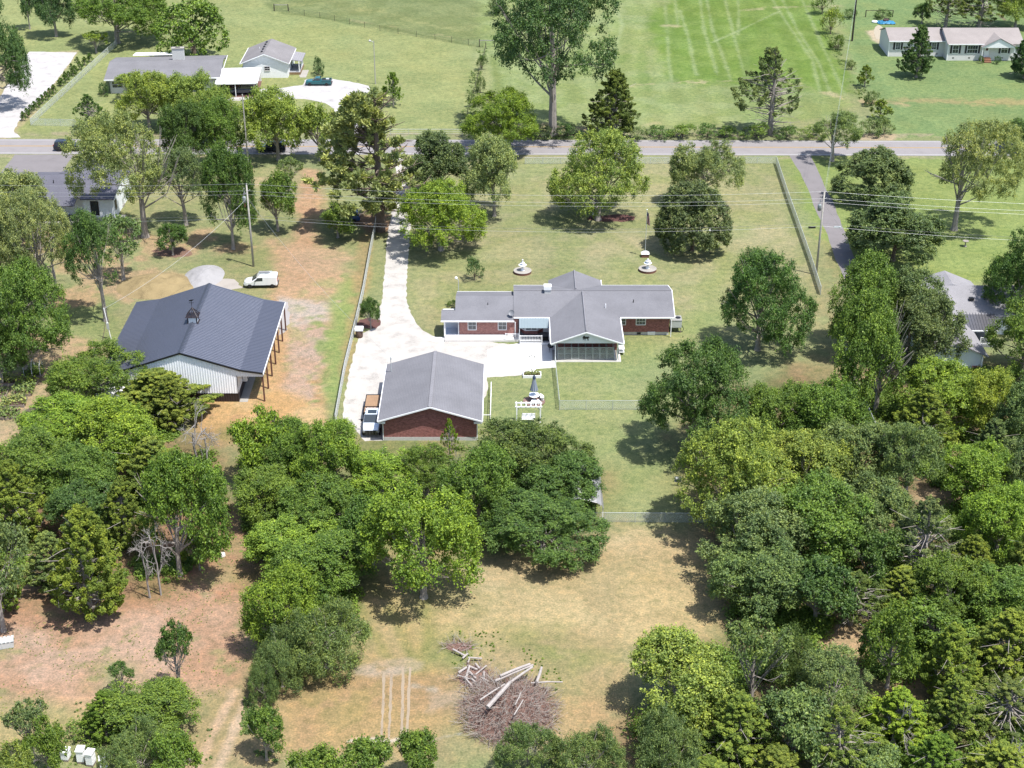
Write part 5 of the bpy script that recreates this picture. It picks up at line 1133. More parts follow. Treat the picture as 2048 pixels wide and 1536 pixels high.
# ---- charcoal roofed house at the left
h=thing('charcoal_roofed_house',(0,0,0),'white house with a charcoal shingle roof and black window at the left edge','house')
yw=222.0; xw0,xw1=-66.6,-62.0
MB().box(xw0,yw,0,xw1,yw+12,3.45).prismX([(yw,3.4),(yw+12,3.4),(yw+6,4.9)],xw0,xw1-.01).build('wall',siding,h)
MB().box(-92,yw+1.5,0,xw0,yw+11.5,3.2).build('wall',siding,h)
rf=gable_roof(MB(),xw0-.3,xw1+.35,yw-.5,yw+12.5,3.62,5.25,'x',.16,ridge=yw+6).build('roof',shingle_dark,h)
gable_roof(MB(),-92.5,xw0-.3,yw+.6,yw+12.0,3.5,5.2,'x',.16,ridge=yw+6.05).build('roof',shingle_dark,h)
MB().add([(-72.5,yw+12.9,3.45),(-69.0,yw+15.2,4.9),(-65.2,yw+12.9,3.45),(-65.2,yw+9,4.4),(-69,yw+6,5.22),(-72.5,yw+9,4.4)],[(1,0,5,4),(2,1,4,3)]).build('roof',shingle_dark,h)
MB().slab([(-76,yw-2.0,3.1),(-67.5,yw-2.0,3.1),(-67.5,yw+3,4.5),(-76,yw+3,4.5)],.14).build('porch_roof',shingle_dark,h)
window(h,-64.9,yw,1.95,.95,2.0,frame=barnblack,mull=(2,2),fw=.16)
MB().box(xw1,yw+1,1.2,xw1+.06,yw+2,2.8).build('window',barnblack,h)
MB().box(xw0-.02,yw-.05,0,xw1+.02,yw,.55).build('stone_base',blockconc,h)
for i in range(3): MB().tube([(-72+i*3.2,yw+4+i,4.6),(-72+i*3.2,yw+4+i,5.1)],.07,6).build('vent_pipe',darkmetal,rf)
MB().box(-76,yw-2,0,-60.5,yw+1.4,.3).build('patio',concrete,h)
d=thing('heat_pump',(P(241,412)[0],P(241,412)[1],0),'grey heat pump beside the right wall of the charcoal roofed house','heat pump'); MB().box(-.5,-.5,.35,.5,.5,1.35).build('cabinet',galv,d,bevel=.03); MB().lathe([(.33,1.355),(.33,1.38),(.05,1.39)],0,0,16).build('fan_grille',darkmetal,d); MB().box(-.6,-.6,0,.6,.6,.34).build('base',concrete,d)
# ---- grey house at the right
h=thing('grey_house',(0,0,0),'house with light grey roofs half hidden by trees at the right edge','house')
gw=dict(x0=54.2,x1=68.5,y0=181.2,y1=190.5)
MB().box(54.8,181.4,0,67.8,190.2,2.7).build('wall',siding,h)
rf=gable_roof(MB(),54.2,68.5,180.8,190.8,2.85,4.75,'x',.16,ridge=186.7).build('roof',shingle_light,h)
MB().add([(55.0,192.4,2.9),(59.3,191.6,4.75),(63.3,192.2,2.9),(63.3,189.5,3.2),(59.3,186.9,4.74),(55.0,189.5,3.2)],[(1,0,5,4),(2,1,4,3)]).build('roof',shingle_light,h)
MB().box(55.4,190.2,0,62.9,191.6,2.8).build('wall',siding,h)
MB().box(60.7,183.6,3.9,61.3,184.1,4.25).build('roof_vent',darkmetal,rf)
mr=MB().slab([(58.9,177.6,2.45),(63.1,177.6,2.45),(63.6,181.6,3.05),(59.1,181.6,3.05)],.05)
for i in range(12):
    t=i/11.5; xa=58.9+4.2*t; xb=59.1+4.5*t; mr.slab([(xa,177.6,2.51),(xa+.07,177.6,2.51),(xb+.07,181.6,3.11),(xb,181.6,3.11)],.05)
mr.build('porch_roof',plain('weathered_metal',T(178,176,182),.35,.5,var=.2),h)
MB().box(58.9,177.5,2.3,63.1,177.6,2.45).build('porch_beam',white,h)
for xx in (59.0,62.9): MB().box(xx-.07,177.65,0,xx+.07,177.8,2.4).build('porch_post',white,h)
MB().box(58.9,177.6,0,63.2,181.3,.35).build('porch_floor',deckm,h); railing(61.0,62.9,177.7,.4,1.3,h,.16)
MB().prismY([(52.2,0),(59.2,0),(59.2,2.3),(55.6,4.1),(52.2,2.3)],170.6,180.5).build('wall',siding,h)
gable_roof(MB(),51.6,59.85,170.1,181.0,2.35,4.35,'y',.14,ridge=55.7).build('roof',shingle_light,h)
MB().box(58.0,170.52,0,59.25,170.6,.9).build('wall_base',brick,h)
MB().box(59.0,170.2,0,59.15,170.35,2.3).build('porch_post',white,h)
# ---- curved metal carport, bottom
h=thing('carport',(0,0,0),'curved white metal carport between the trees above the clearing','carport')
mb=MB(); x0,x1=4.2,9.7; ya,yb=135.6,142.9; pr_=[(x0,1.9),(x0+.25,2.45),(x0+.8,2.75),(7,3.3),(x1-.8,2.75),(x1-.25,2.45),(x1,1.9)]
mb.prismY(pr_[::-1]+[(x,z-.05) for x,z in pr_],ya,yb)
for i in range(24):
    yy=ya+i*(yb-ya)/24
    for (a,za),(b,zb) in zip(pr_,pr_[1:]): mb.add([(a,yy,za+.003),(b,yy,zb+.003),(b,yy+.08,zb+.003),(a,yy+.08,za+.003),(a,yy+.04,za+.04),(b,yy+.04,zb+.04)],[(0,1,5,4),(4,5,2,3)])
mb.build('roof',plain('bright_metal_roof',T(225,225,228),.4,.3),h)
for xx in (x0+.1,x1-.1):
    for yy in (ya+.2,(ya+yb)/2,yb-.2): MB().box(xx-.04,yy-.04,0,xx+.04,yy+.04,1.95).build('post',white,h)
# ---------------------------------------------------------------- fences
def fence(pts,label,hgt=1.2,name='chain_link_fence',step=3.0,mat=galv,mesh=True,prad=.035,rail=True,cat='fence',px=True,wires=0,railr=.03,cm=None):
    w_=[Vector((*P(*p)[:2],0)) if px else Vector((p[0],p[1],0)) for p in pts]; o=w_[0]
    h=thing(name,tuple(o),label,cat); L=[p-o for p in w_]
    pm=MB().tube([(0,0,0),(0,0,hgt+.06)],prad,6); first=None
    for a,b in zip(L,L[1:]):
        d=b-a; k=max(1,round(d.length/step))
        for i in range(k+(1 if b is L[-1] else 0)):
            q=a.lerp(b,i/k)
            if first is None: first=pm.build('post',mat,h); first.location=q
            else:
                c=first.copy(); C.objects.link(c); c.parent=h; c.location=q
    if rail: MB().tube([(p.x,p.y,hgt) for p in L],railr,5).build('top_rail',mat,h)
    if wires:
        q=MB()
        for i in range(wires): q.tube([(p.x,p.y,hgt*(i+.7)/wires) for p in L],.012,4)
        q.build('wire',mat,h)
    if mesh:
        q=MB()
        for a,b in zip(L,L[1:]):
            n_=Vector((-(b-a).y,(b-a).x,0)).normalized()*.004
            q.add([(a.x+n_.x,a.y+n_.y,.03),(b.x+n_.x,b.y+n_.y,.03),(b.x+n_.x,b.y+n_.y,hgt-.03),(a.x+n_.x,a.y+n_.y,hgt-.03),(a.x-n_.x,a.y-n_.y,.03),(b.x-n_.x,b.y-n_.y,.03),(b.x-n_.x,b.y-n_.y,hgt-.03),(a.x-n_.x,a.y-n_.y,hgt-.03)],[(0,1,2,3),(7,6,5,4)])
        q.build('wire_mesh',cm or chain,h)
    return h
fence([(671,852),(690,745),(712,655),(727,590),(741,510),(753,450),(762,408)],'long chain link fence along the left side of the white gravel driveway',1.5,cm=chain_dense)
fence([(1050,328),(1550,327)],'chain link fence between the front lawn and the road',1.15)
fence([(1552,328),(1575,398),(1600,468),(1621,528),(1641,590)],'chain link fence between the front lawn and the paved drive',1.3,cm=chain_dense)
fence([(1110,733),(1119,820),(1278,820)],'chain link fence around the dog yard below the kennel porch',1.3)
fence([(1150,1044),(1510,1046)],'chain link fence across the bottom of the back yard',1.2)
fence([(1690,712),(1708,765),(1742,848),(1768,905)],'shaded chain link fence under the trees left of the grey house',1.2)
fence([(233,92),(62,251),(152,253)],'chain link fence beside the row of young evergreens',1.3)
fence([(745,270),(925,270)],'thin wire fence along the road in front of the far mown lawn',1.1,mesh=False,wires=3,prad=.03)
brown=plain('rusty_fence_post',T(112,104,92),.9,var=.2)
fence([(548,22),(640,36),(760,62),(870,80),(971,96)],'thin wire field fence across the far lawn at the top of the photo',1.3,'wire_fence',4.2,brown,False,.045,False,wires=4)
fence([(972,97),(958,150),(940,215),(925,265)],'overgrown wire fence down the edge of the hay field',1.2,'wire_fence',4.5,brown,False,.05,False,wires=3)
f=fence([(1731,34),(1785,34)],'wooden rail gate in the far field fence behind the blue tarp',1.5,'rail_gate',9,plain('dark_wood',T(96,84,76),.9),False,.11,True,'gate',railr=.07)
for (a,b,l_) in ((548,22,'left'),(958,94,'right')):
    x_,y_,_=P(a,b); d=thing('fence_brace',(x_,y_,0),'wooden corner brace at the %s end of the thin wire field fence'%l_,'fence brace'); MB().box(0,-.08,0,.18,.1,1.7).build('post',brown,d); MB().box(3.2,-.08,0,3.38,.1,1.6).build('post',brown,d); MB().box(.18,-.04,1.35,3.2,.06,1.48).build('rail',bark_pale,d)
# ---------------------------------------------------------------- poles and wires
def pole(px_,py_,H_,label,r0=.15,mat=woodpole):
    x_,y_,_=P(px_,py_); d=thing('utility_pole',(x_,y_,0),label,'utility pole'); MB().tube([(0,0,0),(0,0,H_*.5),(0,0,H_)],[r0*1.15,r0*.95,r0*.72],9).build('shaft',mat,d,True); return d
pl=pole(507,533,12.6,'wooden utility pole with transformer above the white van'); pr2=pole(1632,550,12.75,'tall utility pole with a pale transformer beside the paved drive')
whitei=plain('pale_insulator',T(220,220,225),.3,var=.05); trg=plain('transformer_grey',T(196,208,208),.45,var=.06)
for d,sg in ((pl,-1),(pr2,-1)):
    MB().tube([(-.6*sg*-1,0,11.0),(.45*sg*-1,.0,11.9)],.05,5).build('bracket',whitei,d)
    MB().box(-.55,-.06,11.25,.12,.06,11.36).build('crossarm',whitei,d)
    MB().lathe([(.05,9.9),(.27,9.95),(.28,10.75),(.2,10.85),(.05,10.9)],-.48,0,14).build('transformer',trg,d,True)
    for z in (11.4,11.9,12.6): MB().lathe([(.04,z),(.09,z+.05),(.05,z+.12),(.08,z+.17),(.03,z+.24)],0 if z>12 else -.4,0,8).build('insulator',whitei,d)
MB().tube([(-.45,-.1,9.3),(-.45,-.1,9.9)],.07,6).build('fuse_cutout',plain('terracotta_insulator',T(190,120,100),.4),pl)
wirem=plain('aluminium_wire',(.36,.38,.40),.4,.2,var=.05); wired=plain('dark_cable',(.10,.10,.11),.6)
def wire(a,b,sag,r,label,mat=wirem,cat='power line',name='power_line',grp='power lines'):
    a=Vector(a);b=Vector(b); n_=28; pts=[]
    for i in range(n_+1):
        t=i/n_; q=a.lerp(b,t); q.z-=sag*4*t*(1-t); pts.append(tuple(q))
    return tag(MB().tube(pts,r,4).build(name,mat),label,cat,grp)
L0=Vector(pl.location); R0_=Vector(pr2.location); LL=L0+(L0-R0_)*1.0+Vector((0,2.5,0)); RR=R0_+(R0_-L0)*1.0+Vector((0,-3,0))
pos_={'far left':LL,'left':L0,'right':R0_,'far right':RR}
spans=((LL,L0,'from the left edge to the utility pole above the van'),(L0,R0_,'across the middle of the photo between the two utility poles'),(R0_,RR,'from the right utility pole to the right edge'))
for a,b,l_ in spans:
    for (dy,z,nm,mt,r_) in ((0,12.75,'topmost pale wire',wirem,.011),(-.1,11.75,'second pale wire',wirem,.010),(-.45,11.35,'third pale wire',wirem,.010),(-.2,8.1,'upper dark cable',wired,.014),(-.2,7.65,'lower pale cable',wirem,.010)):
        wire(a+Vector((0,dy,z)),b+Vector((0,dy,z)),1.15 if z>9 else 1.5,r_,nm+' '+l_,mt)
ne=P(1704,82); npole=thing('utility_pole',ne,'dark utility pole at the top right, cut by the upper edge','utility pole'); MB().tube([(0,0,0),(0,0,12.5)],[.2,.15],8).build('shaft',plain('dark_pole',T(70,60,58),.9),npole)
wire(R0_+Vector((.0,0,12.85)),Vector(ne)+Vector((0,0,12.2)),1.4,.013,'long wire running from the right utility pole up to the dark far pole')
wire(R0_+Vector((.1,0,11.6)),Vector(ne)+Vector((0,0,11.4)),1.3,.009,'lower neutral wire running from the right utility pole up to the dark far pole')
mp=P(222,678); d=thing('meter_pole',mp,'pale leaning meter pole with a brace left of the barn','meter pole'); MB().tube([(0,0,0),(-.4,0,4.5)],.07,6).build('pole',white,d); MB().tube([(-1.05,-.1,0),(-.3,0,2.9)],.05,5).build('brace',wood,d); MB().box(-.32,-.2,1.5,-.02,.0,2.4).build('meter_box',galv,d)
wire(L0+Vector((-.3,-.1,10.4)),Vector(mp)+Vector((-.4,0,4.4)),1.2,.016,'thick pale service cable from the left utility pole down to the meter pole')
gm_=Vector((P(783,742,3.2)[0]-.05,P(783,742,3.2)[1],5.0)); wire(L0+Vector((.15,-.1,10.4)),gm_,1.2,.012,'service cable from the left utility pole to the mast on the garage roof')
wire(L0+Vector((.1,0,10.9)),Vector(P(549,481)),0,.012,'guy wire from the left utility pole to the grass on its right',grp='guy wires',cat='guy wire',name='guy_wire'); wire(R0_+Vector((.1,0,11.0)),Vector(P(1722,520)),0,.012,'guy wire from the right utility pole to the edge of the paved drive',grp='guy wires',cat='guy wire',name='guy_wire')
for a,b,l_ in ((1632,452,'upper'),(1661,449,'')): pass
for k_,(t_x,z_) in enumerate(((-1.3,7.55),(2.3,7.6))):
    q=MB().box(-.5,-.09,-.12,.5,.09,.12).build('cable_splice_box',black if k_==0 else galv); q.location=R0_+Vector((t_x,-.2,z_-.12)); tag(q,'black splice box hanging on the cable left of the right utility pole' if k_==0 else 'small grey splice box on the cable right of the right utility pole','splice box')
x_,y_,_=P(751,168); d=thing('street_lamp',(x_,y_,0),'tall thin lamp pole on the mown lawn right of the teal pickup','lamp'); MB().tube([(0,0,0),(0,0,8.6)],[.11,.07],7).build('pole',woodpole,d); MB().tube([(0,0,8.3),(-.6,0,8.7)],.05,5).build('arm',galv,d); MB().lathe([(.03,8.5),(.24,8.52),(.25,8.7),(.1,8.85),(.03,8.86)],-.75,0,12).build('lamp_head',whitei,d)
x_,y_,_=P(497,335); d=thing('utility_pole',(x_,y_,0),'slim grey pole standing by the road between the trees','utility pole'); MB().tube([(0,0,0),(0,0,12.8)],[.14,.1],7).build('shaft',woodpole,d)
# ---------------------------------------------------------------- vehicles (front towards local +x)
def ring(x,w,zb,zt,r=.1): return [(x,-w*.9,zb),(x,-w,zb+r),(x,-w,zt-r),(x,-w*.94,zt),(x,w*.94,zt),(x,w,zt-r),(x,w,zb+r),(x,w*.9,zb)]
tyre=plain('tyre_rubber',(.014,.014,.015),.85); rimm=plain('wheel_rim',T(190,190,195),.3,.7,var=.05); lamp_w=plain('headlight_glass',T(225,228,232),.15,.1); lamp_r=plain('tail_light',(.35,.02,.02),.25)
def paint(name,col,rough=.3,metal=.1): 
    m,n,l=newmat(name); b=n.new('ShaderNodeBsdfPrincipled'); b.inputs['Base Color'].default_value=(*col,1); b.inputs['Roughness'].default_value=rough; b.inputs['Metallic'].default_value=metal; b.inputs['Coat Weight'].default_value=.6; b.inputs['Coat Roughness'].default_value=.08
    o=n.new('ShaderNodeOutputMaterial'); l.new(b.outputs[0],o.inputs[0]); return m
def wheels(d,xs_,w,r):
    t=MB().lathe([(r*.55,-.11),(r*.92,-.11),(r,-.07),(r,.07),(r*.92,.11),(r*.55,.11)],0,0,22); rm=MB().lathe([(.05,-.10),(r*.56,-.105),(r*.6,-.06),(r*.6,.06),(r*.56,.105),(.05,.10)],0,0,14); first=None
    for x_ in xs_:
        for s_ in (-1,1):
            if first is None:
                first=t.build('wheel',tyre,d,True); r1=rm.build('rim',rimm,first,True); q=first
            else:
                q=first.copy(); C.objects.link(q); q.parent=d; rr=r1.copy(); C.objects.link(rr); rr.parent=q
            q.location=(x_,s_*(w-.1),r); q.rotation_euler=(R(90),0,0)
def vehicle(name,loc,rz,label,cat,col,L,W,kind,rough=.3,metal=.1,accents=None):
    d=thing(name,loc,label,cat,rz); w=W/2; h=L/2; pm=paint('paint_'+name+str(len(MATS)),col,rough,metal)
    if kind=='suv':
        MB().loft([ring(-h,w*.86,.42,.95),ring(-h+.18,w*.97,.32,1.05),ring(-h+1,w,.28,1.12),ring(h-1.5,w,.28,1.10),ring(h-.5,w*.96,.3,1.02),ring(h-.12,w*.88,.36,.92),ring(h,w*.78,.42,.8)]).build('body',pm,d,bevel=.03)
        MB().loft([ring(-h+.12,w*.84,1.0,1.1,.02),ring(-h+.35,w*.82,1.02,1.66,.05),ring(-.2,w*.84,1.05,1.72,.05),ring(h-2.35,w*.82,1.05,1.66,.05),ring(h-1.5,w*.86,1.04,1.12,.02)]).build('windows',glass,d)
        MB().loft([ring(-h+.3,w*.74,1.6,1.7,.03),ring(-.2,w*.77,1.68,1.79,.03),ring(h-2.3,w*.74,1.6,1.7,.03)]).build('roof',pm,d,bevel=.02)
        q=MB()
        for s_ in (-1,1):
            for x_ in (-h+.4,-h+1.4,-.1,h-2.2): q.box(x_-.05,s_*w*.80,1.0,x_+.05,s_*w*.87,1.68)
            MB().box(-h+.6,s_*w*.62-.03,1.8,h-2.6,s_*w*.62+.03,1.85).build('roof_rail',pm,d)
        q.build('pillars',pm,d); wheels(d,(-h+.95,h-.95),w,.37)
        for s_ in (-1,1): MB().box(h-.2,s_*w*.55-.16,.72,h-.02,s_*w*.55+.16,.88).build('headlight',lamp_w,d); MB().box(-h-.02,s_*w*.7-.1,.85,-h+.1,s_*w*.7+.1,1.15).build('tail_light',lamp_r,d); MB().box(h-1.9,s_*(w+.1)-.08,1.08,h-1.78,s_*(w+.1)+.08,1.22).build('mirror',pm,d)
    if kind=='pickup':
        MB().loft([ring(-h,w*.93,.42,1.02),ring(-h+.1,w*.97,.36,1.04),ring(-h+.12,w,.34,1.04),ring(-h+1.99,w,.32,1.04),ring(h-1.4,w,.32,1.02),ring(h-.45,w*.95,.34,.94),ring(h-.05,w*.88,.38,.84),ring(h,w*.82,.45,.75)]).build('body',pm,d,bevel=.03)
        MB().box(-h+.12,-w*.84,1.045,-h+1.92,w*.84,1.052).build('bed_liner',dark_in,d)
        q=MB()
        for s_ in (-1,1): q.box(-h+.02,s_*w*.97-.05,1.02,-h+1.95,s_*w*.97+.05,1.16) if s_<0 else q.box(-h+.02,s_*w*.97-.05,1.02,-h+1.95,s_*w*.97+.05,1.16)
        q.box(-h,-w*.92,1.02,-h+.08,w*.92,1.16); q.build('bed_sides',pm,d)
        MB().loft([ring(-.42,w*.86,1.0,1.1,.02),ring(-.25,w*.82,1.02,1.5,.04),ring(.55,w*.82,1.02,1.5,.04),ring(1.2,w*.87,1.0,1.06,.02)]).build('windows',glass,d)
        MB().loft([ring(-.3,w*.76,1.46,1.53,.02),ring(.1,w*.78,1.5,1.57,.02),ring(.58,w*.76,1.46,1.53,.02)]).build('roof',pm,d,bevel=.02)
        q=MB()
        for s_ in (-1,1):
            for x_ in (-.35,.5): q.box(x_-.07,s_*w*.8,.98,x_+.06,s_*w*.87,1.5)
        q.build('pillars',pm,d); wheels(d,(-h+.95,h-.85),w,.34)
        MB().box(-h+.5,-w*.5,1.05,-h+1.1,w*.2,1.25).build('toolbox',galv,d)
        for s_ in (-1,1): MB().box(h-.15,s_*w*.6-.15,.62,h-.0,s_*w*.6+.15,.76).build('headlight',lamp_w,d); MB().box(-h-.02,s_*w*.85-.07,.7,-h+.06,s_*w*.85+.07,.98).build('tail_light',lamp_r,d)
        MB().box(h-.1,-w*.85,.38,h+.06,w*.85,.52).box(-h-.1,-w*.85,.42,-h,w*.85,.55).build('bumper',black,d)
    if kind=='van':
        MB().loft([ring(-h,w*.9,.4,1.7,.1),ring(-h+.15,w,.32,1.78,.12),ring(-h+1.9,w,.3,1.84,.12),ring(h-2.15,w,.3,1.82,.12),ring(h-1.75,w*.99,.3,1.45,.1),ring(h-1.25,w*.98,.3,1.12,.1),ring(h-.4,w*.93,.3,.98,.1),ring(h,w*.78,.4,.72,.08)]).build('body',pm,d,bevel=.04)
        MB().add([(h-1.95,-w*.8,1.76),(h-1.95,w*.8,1.76),(h-1.22,w*.86,1.15),(h-1.22,-w*.86,1.15)],[(0,3,2,1)]).build('windscreen',glass,d).location=(.05,0,.03)
        for s_ in (-1,1):
            y_=s_*(w+.012); q=MB().add([(h-1.55,y_,1.12),(h-2.0,y_,1.6),(h-2.7,y_,1.62),(h-2.7,y_,1.12)],[(0,1,2,3) if s_>0 else (3,2,1,0)]).build('side_window',glass,d)
            MB().box(-h+.3,min(y_,y_-s_*.05),.34,h-.4,max(y_,y_-s_*.05)+.0,.5).build('sill_trim',black,d)
            MB().box(-h+.06,s_*w*.82-.09,1.0,-h-.03,s_*w*.82+.09,1.5).build('tail_light',lamp_r,d); MB().box(h-.5,s_*w*.66-.18,.74,h-.12,s_*w*.66+.14,.9).build('headlight',lamp_w,d)
            MB().box(h-1.75,s_*(w+.13)-.09,1.12,h-1.62,s_*(w+.13)+.09,1.3).build('mirror',black,d)
        MB().box(-h-.025,-w*.7,1.15,-h+.02,w*.7,1.6).build('rear_window',glass,d)
        MB().box(h-.12,-w*.75,.36,h+.05,w*.75,.56).box(-h-.08,-w*.9,.36,-h+.03,w*.9,.55).build('bumper',black,d)
        q=MB()
        for x_ in (-1.5,-.7,.1): q.box(x_-.04,-w*.8,1.9,x_+.04,w*.8,1.97)
        for y_ in (-w*.5,0,w*.5): q.box(-1.6,y_-.05,1.97,.25,y_+.05,2.06)
        q.build('roof_rack',galv,d)
        MB().box(-1.2,-w*.3,2.06,.1,-w*.1,2.14).box(-1.4,w*.1,2.06,.2,w*.22,2.16).build('ladder',whitei,d); wheels(d,(-h+.75,h-.85),w,.33)
    return d
x_,y_,_=P(520,577); vehicle('white_van',(P(521,577)[0],P(521,577)[1]+.9,0),R(183),'small white work van with a roof rack parked below the utility pole','van',(.78,.79,.80),4.75,1.8,'van')
vehicle('black_car',(P(134,303)[0]+.15,P(134,303)[1]+.9,0),R(0),'black car driving on the road at the left','car',(.012,.014,.022),5.0,1.95,'suv',.2)
vehicle('dark_car',(P(542,305)[0],P(542,305)[1]+.9,0),R(180),'dark car on the road half hidden behind roadside trees','car',(.015,.02,.035),5.1,1.95,'suv',.2)
vehicle('teal_pickup',(P(637,172)[0],P(637,172)[1]+.8,0),R(180),'teal pickup truck parked on the white gravel turnaround','pickup truck',T(28,140,150),5.1,1.75,'pickup')
vehicle('dark_minivan',(P(484,192)[0],P(484,192)[1]+1.6,0),R(184),'dark blue van parked under the white carport roof','van',(.012,.022,.045),4.9,1.9,'suv',.2)
vehicle('blue_car',(P(690,447)[0],P(690,447)[1]+.9,0),R(185),'blue car parked in the deep shade under the big pine','car',(.02,.06,.2),4.6,1.8,'suv',.3)
# flatbed truck facing the camera
fx=P(742,872)[0]+.05; fy=P(742,876)[1]; pm=paint('silver_paint',(.66,.72,.80),.25,.15)
d=thing('flatbed_truck',(fx,fy+2.6,0),'silver flatbed truck with a plank bed parked beside the garage','truck',R(-90))
h_=2.6; w=1.0
MB().loft([ring(-1.1,w,.5,1.35),ring(1.0,w,.5,1.35),ring(1.2,w,.5,1.3),ring(2.3,w*.95,.52,1.2),ring(2.6,w*.86,.55,1.05)]).build('body',pm,d,bevel=.04)
MB().loft([ring(-1.1,w*.86,1.3,1.9,.05),ring(-.9,w*.84,1.32,1.95,.05),ring(.35,w*.84,1.32,1.93,.05),ring(1.25,w*.9,1.28,1.36,.02)]).build('windows',glass,d)
MB().loft([ring(-1.1,w*.78,1.9,1.98,.03),ring(-.4,w*.8,1.94,2.02,.03),ring(.4,w*.78,1.88,1.97,.03)]).build('roof',pm,d,bevel=.02)
q=MB()
for s_ in (-1,1):
    for x_ in (-1.02,-.3,.32): q.box(x_-.06,s_*w*.81,1.3,x_+.06,s_*w*.88,1.92)
q.build('pillars',pm,d); MB().box(-.55,-.52,2.022,.25,.52,2.035).build('sunroof',glass,d)
MB().box(2.5,-.82,.5,2.66,.82,1.0).build('grille',darkmetal,d)
q=MB()
for i in range(4):
    for j in range(3): q.box(2.665,-.6+i*.36,.55+j*.15,2.69,-.4+i*.36,.6+j*.15)
q.build('grille_bars',rimm,d)
for s_ in (-1,1): MB().box(2.45,s_*.78-.15,.8,2.68,s_*.78+.12,1.0).build('headlight',lamp_w,d); MB().box(.75,s_*1.18-.12,1.25,.9,s_*1.18+.12,1.55).build('mirror',darkmetal,d)
plk=plain('plank_bed',T(226,184,145),.8,var=.12,scale=1.5); q=MB()
for i in range(11): q.box(-5.9,-1.15+i*.2,1.04,-1.5,-1.15+i*.2+.19,1.1)
q.build('plank_bed',plk,d)
MB().box(-6.0,-1.25,.85,-1.4,1.25,1.035).box(-6.0,-1.25,1.035,-1.4,-1.16,1.14).box(-6.0,1.16,1.035,-1.4,1.25,1.14).box(-6.05,-1.25,.7,-5.9,1.25,1.13).build('bed_frame',darkmetal,d)
q=MB().box(-1.42,-1.2,1.1,-1.34,1.2,1.18).box(-1.42,-1.2,1.95,-1.34,1.2,2.03)
for i in range(7): q.box(-1.41,-1.2+i*.39,1.1,-1.35,-1.14+i*.39,2.0)
q.build('headache_rack',darkmetal,d); wheels(d,(-4.3,1.75),1.08,.42); MB().box(-4.9,-1.22,.4,-3.7,-1.12,.9).build('mud_flap',black,d)
# ---------------------------------------------------------------- garden and yard objects
ringm=brickmat('paving_brick',T(178,120,104),T(160,100,88),T(190,160,150))
def fountain(px_,py_,label,fig):
    x_,y_,_=P(px_,py_); d=thing('garden_fountain',(x_,y_,0),label,'fountain',group='white fountains on brick rings')
    MB().lathe([(1.28,0),(1.28,.3),(1.25,.33)],0,0,40).build('brick_ring',ringm,d); MB().lathe([(1.28,.331),(1.3,.345),(1.12,.36),(1.1,.335)],0,0,40).build('ring_edge',concrete,d)
    MB().lathe([(.3,.33),(.3,.4),(.2,.5),(.15,.8),(.18,1.0),(.52,1.12),(.58,1.2),(.55,1.22),(.3,1.16),(.08,1.16)],0,0,24).build('basin',white,d,True)
    MB().lathe([(.08,1.14),(.1,1.4),(.28 if fig else .36,1.5),(.3 if fig else .38,1.56),(.08,1.56),(.08,1.66),(.14,1.74),(.06,1.86)],0,0,18).build('finial',white,d,True)
    if fig: MB().lathe([(.02,1.85),(.13,1.9),(.14,2.0),(.02,2.08)],0,0,12).build('statuette',greywall,d,True)
fountain(1045,545,'white tiered fountain on a round brick base, left of the pair above the roof',True); fountain(1295,541,'white tiered fountain on a round brick base, right of the pair below the flagpole',False)
x_,y_,_=P(1290,513); d=thing('flagpole',(x_,y_,0),'flagpole with a limp striped flag rising from a small brick planter','flagpole')
MB().box(-.55,-.45,0,.55,.45,.5).build('planter',ringm,d); MB().box(-.6,-.5,.5,.6,.5,.56).build('planter_cap',white,d)
g_=MB()
for i in range(10): a=i*.63; g_.lathe([(.02,.55),(.18,.62),(.16,.75),(.02,.85)],.33*math.cos(a),.22*math.sin(a),7)
g_.build('white_flowers',white,d); MB().tube([(0,0,.5),(0,0,7.3)],[.05,.03],8).build('pole',galv,d); MB().lathe([(.01,7.28),(.08,7.34),(.08,7.42),(.01,7.48)],0,0,10).build('finial',white,d)
m,n,l=newmat('flag_cloth'); co=objco(n); s=n.new('ShaderNodeSeparateXYZ'); l.new(co,s.inputs[0])
u=mathn(n,l,'MULTIPLY',mathn(n,l,'ADD',s.outputs[2],mathn(n,l,'MULTIPLY',s.outputs[0],.8)),6.5)
c_=ramp(n,l,mathn(n,l,'FRACT',u),[(.49,T(190,60,60)),(.51,T(235,230,230))]); c_=mixc(n,l,mathn(n,l,'MULTIPLY',mathn(n,l,'GREATER_THAN',s.outputs[2],6.45),mathn(n,l,'LESS_THAN',s.outputs[0],.26)),c_,T(52,60,110))
finish(m,n,l,c_,.8)
v=[];f=[]
for i in range(9):
    for j in range(13):
        t=i/8; z=7.1-1.9*j/12-.35*t; v.append((.05+.5*t*(.5+.5*j/12),.12*math.sin(t*9+j*.5),z))
for i in range(8):
    for j in range(12): a=i*13+j; f.append((a,a+13,a+14,a+1))
q=MB(); q.v=v; q.f=f; fl=q.build('flag',m,d,True); sm=fl.modifiers.new('thick','SOLIDIFY'); sm.thickness=.02
x_,y_,_=P(1420,509); d=thing('martin_house',(x_,y_,0),'white round birdhouse on a dark pole right of the dense tree','birdhouse'); MB().tube([(0,0,0),(0,0,3.4)],.05,7).build('pole',darkmetal,d); MB().lathe([(.05,3.2),(.36,3.22),(.36,3.5),(.4,3.5),(.36,3.53),(.36,3.8),(.4,3.82)],0,0,8).build('house',greywall,d); MB().lathe([(.48,3.82),(.46,3.9),(.25,4.12),(.03,4.2)],0,0,10).build('roof',white,d)
